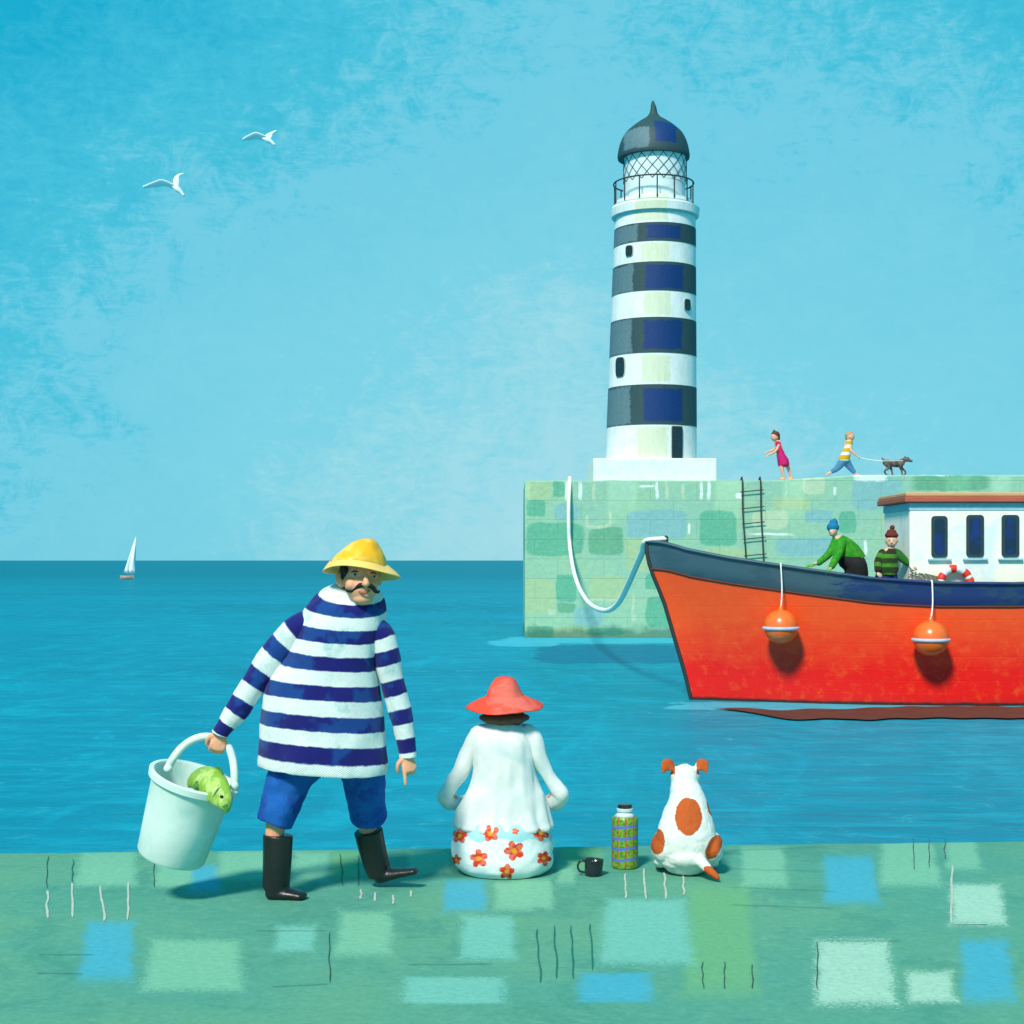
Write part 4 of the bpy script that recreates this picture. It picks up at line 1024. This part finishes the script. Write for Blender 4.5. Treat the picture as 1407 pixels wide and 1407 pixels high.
for i, v in enumerate(hg.v):
    ang = math.atan2(v.y-WY-.02, v.x-Pw(693, 0).x); rad = math.hypot(v.y-WY-.02, v.x-Pw(693, 0).x)
    k = max(0, (rad-.11)/.09)**1.5
    hg.v[i] = v+V(0, 0, k*(.004*sin(4*ang)-.006*max(0, -sin(ang))))
wrinkle(hg, .004, 14, 8)
obj('sun_hat', hg, RH, wm)

# ---- mug and flask
MY = 8.02; mg = gnd(815, 1203)
mug = empty('mug', mg, 'small black enamel mug beside the tartan flask', 'mug')
MUG = mat('black enamel', C(44, 48, 58, .6), .25, .15, 20, .15, 40, .002, spec=.6)
Mm = Matrix.Translation(mg) @ Matrix.Rotation(radians(4), 4, 'Y')
r_ = 13*mg.y/F
obj('cup', lathe([(0, .003), (r_*.86, 0.002), (r_*.92, .006), (r_*.96, .04), (r_, .082), (r_+.002, .085), (r_-.004, .083), (r_-.008, .04), (r_*.8, .01), (0, .01)], 40, Mm, caps=(False, False)), MUG, mug)
obj('handle', tube([Mm @ V(-r_*.9, 0, .070), Mm @ V(-r_-.018, 0, .073), Mm @ V(-r_-.034, 0, .048), Mm @ V(-r_-.024, 0, .020), Mm @ V(-r_*.9, 0, .014)], .0055, n=10, sub=6), MUG, mug)
tg = gnd(858.5, 1192)
th = empty('flask', tg, 'tartan vacuum flask in green, red and blue with a black stopper', 'flask')
tk = tg.y/F; tr = 18.2*tk
def tartan(q):
    a = math.atan2(q.y-tg.y, q.x-tg.x); z = (q.z-tg.z)/tk; wob = 1.2*mn.noise(Vector((a*3, z*.2, 1)))
    for zc in (13.5, 28.5, 42.5, 58): 
        if abs(z-zc+wob+1.2*sin(a*2)) < 1.9: return C(96, 124, 214, .8)
    u = (a/(2*pi)*10+.08*mn.noise(Vector((z*.15, 3, a)))) % 1.0
    if abs(u-.5) < .085: return C(206, 62, 40, .8)
    if abs(z-3.5) < 0: return C(0, 0, 0)
    return C(128, 178, 50, .75) if mn.noise(Vector((a*4, z*.25, 4))) > -.1 else C(84, 152, 56, .7)
tp = [(tr*.9, 0), (tr*.98, .006), (tr, .02), (tr, 64*tk), (tr*.97, 68*tk), (tr*.86, 71*tk)]
prof = []
for (a, b_), (c_, d_) in zip(tp, tp[1:]):
    n_ = 160 if d_-b_ > .1 else 6
    prof += [(a+(c_-a)*i/n_, b_+(d_-b_)*i/n_) for i in range(n_)]
prof.append(tp[-1])
obj('flask_body', lathe(prof, 200, Matrix.Translation(tg), caps=(True, True)), mat('tartan paint', (1, 1, 1, 1), .35, .06, 30, .1, attr='col', spec=.5), th, colfn=tartan)
ALU = mat('pale metal collar', C(214, 232, 236, .85), .3, .05, spec=.6)
obj('shoulder', lathe([(tr*.86, 71*tk), (tr*.6, 74*tk), (tr*.5, 77*tk)], 48, Matrix.Translation(tg)), ALU, th)
obj('collar', lathe([(tr*.5, 77*tk), (tr*.60, 77.5*tk), (tr*.62, 81*tk), (tr*.5, 82*tk)], 48, Matrix.Translation(tg), ), ALU, th, sharp=40)
obj('stopper', lathe([(tr*.48, 82*tk), (tr*.54, 82.3*tk), (tr*.54, 86.5*tk), (tr*.5, 87.2*tk)], 48, Matrix.Translation(tg)), MUG, th, sharp=40)

# ---- the dog on the quay
DY = 8.02; dk_ = DY/F
def Pd(x, y, d=0.0): return P(x, y, DY+d)
dg_ = empty('dog', gnd(943, 1190), 'white dog with orange brown patches sitting and looking out to sea', 'dog'); org = ORG[dg_.name]
parts = [
    tube([Pd(942, 1172, .0), Pd(943, 1150, .0), Pd(944, 1122, .03), Pd(944, 1098, .07), Pd(942, 1084, .10)], [.150, .158, .132, .098, .078], [.12, .13, .115, .10, .085], side=(1, 0, 0), n=28),
    ell(Pd(912, 1164, .04), (.068, .13, .088)), ell(Pd(977, 1164, .04), (.064, .13, .088)),
    ell(Pd(943, 1176, -.03), (.12, .11, .07)),
    tube([Pd(941, 1095, .09), Pd(941, 1078, .11), Pd(941, 1068, .12)], [.082, .074, .072], [.08, .075, .075], side=(1, 0, 0), n=20),
    ell(Pd(941, 1067, .14), (.079, .085, .064)), ell(Pd(941, 1072, .12), (.070, .07, .07)),
    tube([Pd(941, 1069, .19), Pd(941, 1072, .27), Pd(941, 1075, .31)], [.048, .036, .026], n=14),
    ell(Pd(944, 1115, .12), (.10, .09, .13))]
for sg in (-1, 1):
    parts.append(tube([Pd(943+sg*14, 1120, .16), Pd(943+sg*14, 1150, .22), Pd(943+sg*14, 1182, .24), Pd(943+sg*14, 1186, .26)], [.05, .036, .026, .028], n=12))
    parts.append(ell(Pd(943+sg*14, 1183, .30), (.03, .045, .018)))
    parts.append(tube([Pd(943+sg*34, 1184, .02), Pd(943+sg*36, 1187, .12), Pd(943+sg*35, 1186, .19)], [.04, .034, .028], [.025, .022, .018], n=12))
    tip = 917 if sg < 0 else 970
    parts.append(tube([Pd(941+sg*14, 1058, .12), Pd(941+sg*20, 1051.5, .11), Pd(941+sg*26, 1051.5, .10), Pd(941+sg*30, 1062, .085)], [.020, .034, .032, .006], [.012, .011, .010, .005], side=(0.5*sg, 0, .85), n=12))
parts.append(tube([Pd(955, 1178, -.08), Pd(965, 1186, -.13), Pd(975, 1196, -.17), Pd(986, 1206, -.20)], [.035, .028, .024, .014], n=14))
me = union(parts, .0055, 4, org=org)
def furry(c_, n_):
    q = c_+org; c_ = c_+n_*(.003*mn.noise(q*22)+.0015*mn.noise(q*60)); return V(c_.x, c_.y, max(c_.z, QZ+.003-org.z))
warp(me, furry)
BRN = C(206, 98, 48, .80)
def dogcol(q):
    px = CX+q.x*F/q.y; py = HZ+(EYE-q.z)*F/q.y; e = 1+.12*mn.noise(Vector((px*.12, py*.12, 3)))
    def inn(cx, cy, a, b_, rot=0):
        dx, dy = px-cx, py-cy; c_, s_ = cos(rot), sin(rot); x = dx*c_+dy*s_; y = -dx*s_+dy*c_
        return (x/a)**2+(y/b_)**2 < e
    back = q.y < DY+.06
    if py < 1064 and (px < 927.5 or px > 957): return BRN
    if back and (inn(946, 1122, 18.5, 26) or inn(903, 1156, 10.5, 18.5) or inn(981, 1164, 9.5, 18, .45)): return BRN
    if inn(976, 1108, 4.5, 13, -.2): return BRN
    if back and px > 967 and py > 1190 and q.y < DY-.1: return BRN
    return C(240, 242, 236, .84)
FUR = mat('short dog fur', (1, 1, 1, 1), .9, .07, 30, .5, 140, .004, .1, attr='col', stretch=(1, 1, .5))
obj('dog_body', me, FUR, dg_, colfn=dogcol)
obj('nose', ell(Pd(941, 1073, .335), (.016, .014, .012)), INK, dg_)
for sg in (-1, 1): obj('eye', ell(Pd(941+sg*9, 1065, .215), (.009, .008, .009)), EYE_M, dg_)

# ------------------------------------------------------------------ small figures
# blue-hatted fisherman leaning over the bulwark
def fig(root, parts, vox, skin=PALE_SKIN): return obj('body', union(parts, vox, 3, org=ORG[root.name]), skin, root)
AY = 30.75
def Pa(x, y, d=0.0): return P(x, y, AY+d)
fa = empty('person', V(Pa(1170, 0).x, AY, DZ), 'fisherman in a blue beanie and green jumper leaning forward over the boat rail', 'person'); org = ORG[fa.name]
ak = AY/F
legs = [tube([Pa(1172, 772), V(Pa(1172+s*4, 0).x, AY+s*.1, 2.2), V(Pa(1174+s*6, 0).x, AY+s*.12, DZ+.06)], [.15, .10, .07], n=12) for s in (-1, 1)]
hd = [ell(Pa(1144.5, 728, -.02), (.095, .11, .125)), ell(Pa(1143, 732, -.08), (.06, .06, .07)), tube([Pa(1141, 729, -.11), Pa(1140.5, 731, -.135)], [.012, .016], n=8), tube([Pa(1146, 734), Pa(1152, 744)], [.06, .07])]
torso = tube([Pa(1152, 744), Pa(1163, 757), Pa(1172, 772)], [.16, .18, .16], [.12, .13, .13], n=16, side=(.5, 0, .7))
hA = Pa(1118, 775.5, -.5); hB = Pa(1141, 781.5, -.62)
parts = hd+[torso]+legs+[tube([Pa(1149, 745), Pa(1138, 764, -.25), hA], [.06, .05, .03]), tube([Pa(1156, 747, -.1), Pa(1150, 765, -.35), hB], [.06, .05, .03])]
parts += hand(hA, (-1, -.3, -.2), (0, 1, 0), (0, 0, -1), L=.17, curl=(.2, .3, .2), r=.013)+hand(hB, (-.5, -.5, -.3), (1, -1, 0), (0, 0, -1), L=.17, curl=(.2, .3, .2), r=.013)
fig(fa, parts, .012)
GRJ = mat('green wool', C(52, 150, 44, .8), .95, .25, 14, .5, 40, .02, .1, c2=C(96, 170, 44, .7), c2scale=9)
LGR = mat('light green glove', C(120, 184, 60, .75), .8)
jum = [tube([Pa(1150, 740), Pa(1156, 748), Pa(1166, 760), Pa(1174, 773)], [.13, .20, .25, .26], [.11, .16, .2, .2], n=20, side=(.6, 0, .6), roundcap=False),
       tube([Pa(1149, 744), Pa(1140, 760, -.25), Pa(1125, 773.5, -.45)], [.10, .08, .06], n=14), tube([Pa(1157, 746, -.1), Pa(1151, 763, -.35), Pa(1143, 778, -.58)], [.10, .085, .065], n=14)]
obj('jumper', union(jum, .014, 4, org=org), GRJ, fa)
obj('glove', union(hand(hA, (-1, -.3, -.15), (0, 1, 0), (0, 0, -1), L=.2, curl=(.2, .3, .2), r=.018), .009, 2, org=org), LGR, fa)
obj('glove', union(hand(hB, (-.5, -.5, -.3), (1, -1, 0), (0, 0, -1), L=.19, curl=(.2, .3, .2), r=.018), .009, 2, org=org), LGR, fa)
TRB = mat('black trousers', C(44, 42, 44, .6), .9)
tr_ = [tube([Pa(1165, 770), Pa(1174, 776), Pa(1178, 790)], [.22, .26, .24], [.2, .24, .22], n=16)]+[tube([Pa(1174, 780), V(Pa(1174+s*5, 0).x, AY+s*.1, 2.2), V(Pa(1176+s*6, 0).x, AY+s*.12, DZ+.1)], [.2, .16, .13], n=12) for s in (-1, 1)]
obj('trousers', union(tr_, .014, 3, org=org), TRB, fa)
for s in (-1, 1): obj('boot', ell(V(Pa(1172+s*6, 0).x-.05, AY+s*.12, DZ+.055), (.14, .06, .055)), RUB, fa)
BHAT = mat('blue wool', C(26, 134, 180, .7), .95, .15, 20, .5, 60, .01)
obj('beanie', union([ell(Pa(1144.5, 724.5, -.01), (.125, .13, .105)), ell(Pa(1145.5, 718, 0), (.085, .09, .075)), ell(Pa(1147.5, 713.5, 0), (.022, .022, .03))], .011, 2, org=org), BHAT, fa)
for s in (-1, 1): obj('eye', ell(Pa(1141.6+s*2.2, 729.3, -.115), (.011, .01, .011)), EYE_M, fa)

# bobble-hatted fisherman with the net
BY2 = 30.6
def Pb(x, y, d=0.0): return P(x, y, BY2+d)
fb = empty('person', V(Pb(1218, 0).x, BY2, DZ), 'fisherman in a brown bobble hat and striped green jumper hauling a net', 'person'); org = ORG[fb.name]
hd = [ell(Pb(1225, 743), (.12, .12, .125)), ell(Pb(1225, 747, -.04), (.085, .09, .07)), tube([Pb(1225, 743.5, -.115), Pb(1225, 745.5, -.14)], [.014, .02], n=8), tube([Pb(1225, 748), Pb(1224, 758)], [.065, .075]),
      ell(Pb(1216.6, 744, .02), (.015, .03, .035)), ell(Pb(1233.4, 744, .02), (.015, .03, .035))]
hC = Pb(1254, 777, -.30); hD = Pb(1206, 786, -.2)
parts = hd+[tube([Pb(1223, 760), Pb(1220, 775), Pb(1218, 792)], [.17, .18, .17], [.12, .13, .13], side=(1, 0, 0)),
            tube([Pb(1230, 759), Pb(1241, 769, -.15), hC], [.065, .05, .03]), tube([Pb(1216, 760), Pb(1207, 774, -.1), hD], [.065, .05, .03])]
parts += [tube([Pb(1218+s*6, 790), V(Pb(1218+s*7, 0).x, BY2, DZ+.06)], [.12, .07], n=12, sub=1) for s in (-1, 1)]
parts += hand(hC, (.8, -.2, -.5), (0, 1, .2), (0, 0, -1), L=.17, curl=(.6, .8, .6), r=.013)+hand(hD, (0.5, -.4, -.6), (1, .5, 0), (0, 1, 0), L=.17, curl=(.5, .6, .4), r=.013)
fig(fb, parts, .012)
BST = stripemat('green and brown striped wool', C(84, 150, 44, .7), C(64, 56, 40, .6), C(50, 84, 40, .6), half=.27, weave=.02, wob=.08, w=.8)
for nd in BST.node_tree.nodes:
    if nd.type == 'MIX' and not nd.inputs[7].is_linked and tuple(nd.inputs[7].default_value)[2] > .5: nd.inputs[7].default_value = C(60, 110, 44, .7)
def bring(py, l, r, b_, s): q = Pb((l+r)/2, py); return (q.x, q.y, q.z, (r-l)/2*BY2/F, b_, s, 0)
jb = loft([bring(754, 1217, 1231, .09, .9), bring(758, 1213, 1234, .14, 1.0), bring(764, 1208.5, 1234.5, .18, 1.5), bring(772, 1205, 1234, .2, 2.1), bring(780, 1203.5, 1234, .21, 2.8), bring(786, 1204, 1233, .2, 3.2), bring(790, 1207, 1230, .19, 3.4)], 40, 5)
sb = tube([Pb(1213, 761), Pb(1207, 772, -.1), Pb(1206, 783, -.19)], [.10, .085, .065], n=20, s=[1.0, 2.0, 3.0])
wrinkle(jb, .02, 4, 2); 
obj('jumper', jb.join(sb), BST, fb)
obj('sleeve', tube([Pb(1228, 759), Pb(1234, 762, -.05), Pb(1243, 770, -.18), Pb(1252, 776, -.28)], [.09, .095, .075, .055], n=18), mat('dark green wool', C(36, 112, 36, .66), .95, .25, 14, .4, 40, .02), fb)
obj('trousers', union([tube([Pb(1218, 786), Pb(1218, 796)], [.17, .18], [.15, .16], side=(1, 0, 0))]+[tube([Pb(1218+s*6, 792), V(Pb(1218+s*7, 0).x, BY2, DZ+.1)], [.14, .10], n=12, sub=1) for s in (-1, 1)], .014, 2, org=org), mat('blue trousers', C(40, 58, 130, .6), .9), fb)
for s in (-1, 1): obj('boot', ell(V(Pb(1218+s*7, 0).x, BY2-.05, DZ+.055), (.07, .14, .055)), RUB, fb)
MAR = mat('brown wool', C(124, 52, 44, .7), .95, .15, 20, .5, 60, .01)
obj('bobble_hat', union([ell(Pb(1225, 735.5), (.135, .135, .075)), ell(Pb(1225, 731.5), (.10, .10, .07))], .011, 2, org=org), MAR, fb)
obj('bobble', ell(Pb(1226, 724.8), (.05, .05, .05)), MAR, fb)
for s in (-1, 1): obj('eye', ell(Pb(1225+s*3.2, 742, -.112), (.012, .01, .012)), EYE_M, fb)

# net
net = G(); NM = mat('net twine', C(120, 122, 108, .8), .9)
def netpt(u, v):
    # u along (left to right), v down the near side
    u = max(0.0, min(1.0, u)); x = 1249+u*46; top = 778+u**.8*17; bot = 796+u*3; y = top+(bot-top)*v
    return P(x+(2*sin(v*4+u*9)), y, 30.28-.30*v+.05*sin(u*7))
for i in range(8):
    u = (i/7); net.join(tube([netpt(min(1, u+.12*sin(v_/5*3)*.5), v_/6) for v_ in range(7)], .011, n=6, sub=2))
for k in range(6):
    net.join(tube([netpt(u_/9, k/5) for u_ in range(10)], .011, n=6, sub=2))
for i in range(6): net.join(tube([netpt(i/7+.12*t, t) for t in (0, .33, .66, 1)], .008, n=6, sub=2))
o = obj('fishing_net', net, NM); reorigin(o, P(1270, 797, 30.1)); tag(o, 'heap of grey fishing net held on the boat rail beside the life ring', 'net')

# figures on the pier
KY = 57.3
def feet(px, dy=0.0): x = (px-CX)*KY/F; return V(x, KY+dy, ptop(x))
def Pk(x, y, d=0.0):
    q = P(x, y, KY+d); return q
gz = feet(1080).z; sh_ = lambda y: y     # feet stand on the pier top; the rest follows the photo
PINK = mat('pink dress cotton', C(226, 28, 116, .75), .85, .15, 6, .3, 20)
fg = empty('person', feet(1081), 'girl in a bright pink dress standing near the pier edge', 'person'); org = ORG[fg.name]
def fz(x, d=0.0): q = feet(x, d); return q
parts = [ell(Pk(1064.5, 600), (.15, .16, .18)), tube([Pk(1065.5, 603), Pk(1068.5, 609)], [.06, .07]), tube([Pk(1062, 600.5), Pk(1060.3, 602)], [.03, .035], n=8),
         tube([Pk(1068.5, 608), Pk(1072, 622), Pk(1076, 637)], [.13, .15, .2], [.11, .12, .14], side=(1, 0, 0)),
         tube([Pk(1070, 611, -.1), Pk(1066, 619.5, -.15), Pk(1056, 625, -.15)], [.055, .048, .036]), tube([Pk(1070, 611, .1), Pk(1063, 618, .2), Pk(1054, 621, .2)], [.055, .045, .032]),
         tube([Pk(1074, 638, -.08), Pk(1075, 648, -.1), fz(1076.5, -.1)+V(0, 0, .08)], [.09, .062, .04]), tube([Pk(1080, 636, .1), Pk(1084, 646, .1), fz(1088.5, .1)+V(0, 0, .08)], [.09, .062, .04]),
         ell(fz(1074.5, -.1)+V(0, 0, .05), (.12, .05, .045)), ell(fz(1086.5, .1)+V(0, 0, .05), (.12, .05, .045))]
parts += hand(Pk(1056, 625, -.15), (-.8, 0, -.5), (0, 1, 0), (.4, 0, -.8), L=.18, curl=(.2, .2, .2), r=.015)+hand(Pk(1054, 621, .2), (-.8, 0, -.4), (0, 1, 0), (.4, 0, -.8), L=.18, curl=(.2, .2, .2), r=.015)
obj('body', union(parts, .016, 3, org=org), SKIN, fg)
def kr(py, l, r, b_, s=0): q = Pk((l+r)/2, py); return (q.x, q.y, q.z, (r-l)/2*KY/F, b_, s, 0)
obj('dress', wrinkle(loft([kr(606, 1066, 1070, .09), kr(608, 1064.5, 1072.5, .14), kr(615, 1066, 1074.5, .15), kr(624, 1067.5, 1079, .18), kr(634, 1068.5, 1084, .24), kr(639, 1069.5, 1084.5, .25), kr(641.5, 1071.5, 1082, .2)], 32, 4), .03, 2.5), PINK, fg)
obj('hair', union([ell(Pk(1065.5, 597.8, .02), (.17, .18, .15)), ell(Pk(1068.5, 602, .05), (.09, .14, .17)), ell(Pk(1063.5, 592.5), (.05, .05, .06))], .02, 2, org=org), mat('auburn hair', C(112, 62, 46, .7), .7), fg)

fk = empty('person', feet(1157), 'boy in a yellow and white striped shirt running with a dog lead', 'person'); org = ORG[fk.name]
parts = [ell(Pk(1168, 600), (.165, .17, .19)), tube([Pk(1170, 600.5), Pk(1172.6, 602)], [.03, .035], n=8), tube([Pk(1167, 604), Pk(1166, 609)], [.065, .075]), ell(Pk(1167, 600.5, -.16), (.03, .02, .04)),
         tube([Pk(1166, 609), Pk(1163, 620), Pk(1159.5, 632)], [.15, .16, .18], [.12, .12, .13], side=(1, 0, 0)),
         tube([Pk(1167.5, 611, -.1), Pk(1170, 620, -.2), Pk(1178, 626.5, -.2)], [.055, .048, .036]), tube([Pk(1165, 611, .12), Pk(1160, 620, .2), Pk(1165, 626, .25)], [.055, .045, .032]),
         tube([Pk(1158, 634), Pk(1150, 644), Pk(1140, 650)], [.10, .075, .045]), tube([Pk(1162, 634, .1), Pk(1168, 643, .1), Pk(1174, 649, .1)], [.10, .075, .045]),
         tube([Pk(1140, 650), Pk(1137, 651.5), fz(1135.5)+V(0, 0, .07)], [.045, .045, .035]), tube([Pk(1174, 649, .1), fz(1177, .1)+V(0, 0, .06), fz(1181, .1)+V(0, 0, .05)], [.045, .045, .03])]
parts += hand(Pk(1178, 626.5, -.2), (.8, 0, -.4), (0, 1, 0), (-.4, 0, -.8), L=.18, curl=(.7, .9, .6), r=.015)
obj('body', union(parts, .016, 3, org=org), SKIN, fk)
YST = stripemat('yellow and white striped cotton', C(246, 246, 238, .9), C(240, 186, 30, .8), C(236, 170, 20, .8), half=.27, weave=.02, wob=.05, w=.4)
obj('shirt', wrinkle(loft([kr(604.5, 1164, 1170, .1, .7), kr(606.5, 1161.5, 1171.5, .15, .8), kr(613, 1160, 1171.5, .17, 1.45), kr(620, 1157, 1170, .18, 2.1), kr(628, 1152.5, 1168, .2, 3.0), kr(632.5, 1152, 1167, .2, 3.3), kr(634, 1154, 1165, .17, 3.4)], 32, 5), .02, 3), YST, fk)
JN = mat('blue denim', C(84, 144, 186, .75), .9, .2, 8, .3, 30)
obj('trousers', union([tube([Pk(1159, 633), Pk(1150.5, 643), Pk(1144, 647.5)], [.17, .12, .085]), tube([Pk(1162, 633, .08), Pk(1168, 642, .1), Pk(1173, 648, .1)], [.17, .12, .085])], .018, 2, org=org), JN, fk)
obj('hair', union([ell(Pk(1167.2, 598.2, .02), (.175, .18, .15)), ell(Pk(1165.5, 600.5, .03), (.12, .16, .14))], .02, 2, org=org), mat('sandy hair', C(206, 164, 118, .75), .75), fk)

# dog on the pier
dd = empty('dog', feet(1230), 'grey brown dog on a lead trotting along the pier top', 'dog'); org = ORG[dd.name]
dzf = feet(1230).z-P(1230, 652.5, KY).z
def Pq(x, y, d=0.0): return P(x, y, KY+d)+V(0, 0, dzf)
parts = [tube([Pq(1217, 634), Pq(1224, 635), Pq(1233, 635.5), Pq(1239, 634)], [.14, .13, .15, .13], [.12, .12, .14, .12]),
         tube([Pq(1238, 633.5), Pq(1243, 630), Pq(1245, 629)], [.12, .09, .085]), ell(Pq(1245.5, 629.5), (.13, .10, .10)), tube([Pq(1247, 630.5), Pq(1252.5, 632)], [.065, .045]),
         tube([Pq(1243.5, 628, -.05), Pq(1242.5, 624.5, -.06)], [.035, .01], n=8), tube([Pq(1244.5, 628, .06), Pq(1244, 624.5, .07)], [.035, .01], n=8),
         tube([Pq(1216, 632.5), Pq(1213.5, 629.5), Pq(1211.5, 627)], [.05, .035, .015])]
for x, fx, kx_, dy in ((1218, 1217, 1221, -.09), (1220, 1227, 1223.5, .09)):
    parts.append(tube([Pq(x, 636, dy), Pq(kx_, 641, dy), Pq(fx-1.5, 645.5, dy), V(Pq(fx, 0).x, KY+dy, org.z+.04)], [.10, .06, .035, .035])); parts.append(ell(V(Pq(fx, 0).x+.05, KY+dy, org.z+.03), (.07, .04, .03)))
for x, fx, dy in ((1237, 1239, -.09), (1238.5, 1244, .09)):
    parts.append(tube([Pq(x, 636, dy), Pq(x+.5, 641.5, dy), Pq(fx, 646, dy), V(Pq(fx, 0).x, KY+dy, org.z+.04)], [.085, .05, .035, .032])); parts.append(ell(V(Pq(fx, 0).x+.05, KY+dy, org.z+.03), (.065, .04, .03)))
obj('dog_body', union(parts, .014, 3, org=org), mat('grey brown fur', C(120, 106, 106, .75), .95, .25, 5, .5, 20, .03, c2=C(92, 68, 62, .7), c2scale=3), dd)
obj('collar', tube([Pq(1240.5, 632.5)+V(cos(a*pi/8)*.06, sin(a*pi/8)*.115, cos(a*pi/8)*.10) for a in range(17)], .016, n=6, sub=1, caps=False), mat('collar leather', C(60, 80, 90, .6)), dd)
o = obj('dog_lead', tube([Pk(1180.5, 628.3, -.2), Pk(1195, 631.5, -.15), Pk(1215, 633.3, -.16), Pq(1240.5, 631.5, -.12)], .012, n=6), ROPE_W); reorigin(o, Pk(1180, 629))
tag(o, 'thin pale dog lead stretched from the boy to the grey dog', 'lead')

# ------------------------------------------------------------------ gulls
GW = mat('white gull feathers', C(236, 244, 244, .92), .8, .05, 10, .3, 30); BEAK = mat('yellow beak', C(230, 170, 60, .8), .5)
def gull(label, wa, body, wb):
    Y = 40.0; q = lambda t, d=0.0: P(t[0], t[1], Y+d)
    c = (q(body[0])+q(body[-1]))/2; e = empty('gull', c, label, 'gull', 'white gulls flying in the sky'); org = ORG[e.name]
    bp = [q(b_) for b_ in body]; n_ = len(bp)
    parts = [tube(bp, [.018, .055, .075, .05, .035][:n_], [.02, .05, .075, .05, .035][:n_], n=14)]; thick = .022
    sd_ = V(.35, .75, -.55)
    parts.append(tube([q(w, -.05*i) for i, w in enumerate(wa)], [.10, .11, .09, .035], [.034, .030, .026, .020], side=sd_, n=12))
    parts.append(tube([q(w, .1+.12*i) for i, w in enumerate(wb)], [.085, .085, .05, .025], [.034, .030, .026, .020], side=V(.7, .6, .2), n=12))
    obj('gull_body', union(parts, .007, 2, org=org), GW, e)
    d = (bp[-1]-bp[-2]).normalized(); obj('beak', tube([bp[-1]+d*.02, bp[-1]+d*.075], [.014, .004], n=8, sub=1), BEAK, e)
gull('lower left gull gliding with one long wing spread level', [(237, 256), (224, 251), (212, 253.5), (197, 257)], [(231, 253), (238, 256), (244, 260), (249, 264.5), (252, 268)], [(242, 257), (242.5, 248), (244.5, 242), (252, 238.5)])
gull('upper gull flying higher in the sky toward the lighthouse', [(364, 190), (353, 186.5), (344, 188.5), (334, 191.5)], [(356, 187), (362, 190), (368, 192.5), (373, 195.5), (376.5, 198.5)], [(368, 191), (370, 186), (373, 183.5), (379, 180)])

# ------------------------------------------------------------------ sailing boat far out
SY = 230.0
sbt = empty('sailing_boat', V(P(174, 0, SY).x, SY, 0), 'tiny white sailed dinghy far out near the horizon', 'sailing boat')
def Ps(x, y, d=0.0): return P(x, y, SY+d)
hullp = [(165.0, 791.5), (184, 790.5), (182, 796), (167, 796.5)]
gg = G(); sec = []
for i in range(13):
    t = i/12; x = 165+19*t; hb = .7*sin(pi*min(1, max(.04, t*.9+.1)))**.7*(1 if t > .0 else .1)
    zt_ = Ps(x, 790.5+.8*t*(1-t)*2).z; x0 = Ps(x, 0).x
    xl = x0+(.2 if t < .1 else 0)
    for a in range(9):
        w_ = pi*a/8; gg.v.append(V(x0, SY-hb*cos(w_), zt_-(zt_+.15)*max(0.0, sin(w_))**.6))
for i in range(12):
    for a in range(8): gg.f.append((i*9+a, i*9+a+1, (i+1)*9+a+1, (i+1)*9+a)); gg.mi.append(0)
    gg.f.append((i*9, (i+1)*9, (i+1)*9+8, i*9+8)); gg.mi.append(0)
gg.f.append(tuple(range(9))); gg.f.append(tuple(12*9+a for a in range(9))); gg.mi += [0, 0]
obj('hull', gg, mat('varnished hull', C(176, 158, 150, .75), .5), sbt)
def sail(pts, bulge):
    # triangular cloth with belly and thickness
    A, B, Cc = pts; gg = G(); n_ = 10; ids = {}
    for i in range(n_+1):
        for j in range(n_+1-i):
            u, v = i/n_, j/n_; q = A+(B-A)*u+(Cc-A)*v; k = 27*u*v*(1-u-v)
            ids[(i, j)] = len(gg.v); gg.v.append(q+V(0, -bulge*(k*.7+.3*u), 0))
    for i in range(n_):
        for j in range(n_-i):
            gg.f.append((ids[(i, j)], ids[(i+1, j)], ids[(i, j+1)])); gg.mi.append(0)
            if j < n_-i-1: gg.f.append((ids[(i+1, j)], ids[(i+1, j+1)], ids[(i, j+1)])); gg.mi.append(0)
    return gg
SAIL = mat('white sailcloth', C(238, 246, 250, .95), .7, .06, .8, .2, 2)
ms_ = obj('mainsail', sail([Ps(186.8, 737), Ps(186.4, 788.5), Ps(176, 788)], .8), SAIL, sbt); md = ms_.modifiers.new('t', 'SOLIDIFY'); md.thickness = .02
ms_ = obj('jib', sail([Ps(184.8, 742), Ps(176.5, 788.5), Ps(170.2, 786.5)], .6), SAIL, sbt); md = ms_.modifiers.new('t', 'SOLIDIFY'); md.thickness = .02
ms_ = obj('foresail', sail([Ps(186, 739), Ps(186.4, 788), Ps(171, 787)], .3), SAIL, sbt); md = ms_.modifiers.new('t', 'SOLIDIFY'); md.thickness = .02
obj('mast', tube([Ps(181.5, 792, .1), Ps(186.6, 735.5, .1)], [.07, .04], n=8, sub=1), mat('mast', C(200, 210, 214, .8)), sbt)

print('faces', sum(len(o.data.polygons) for o in S.objects if o.type == 'MESH'))
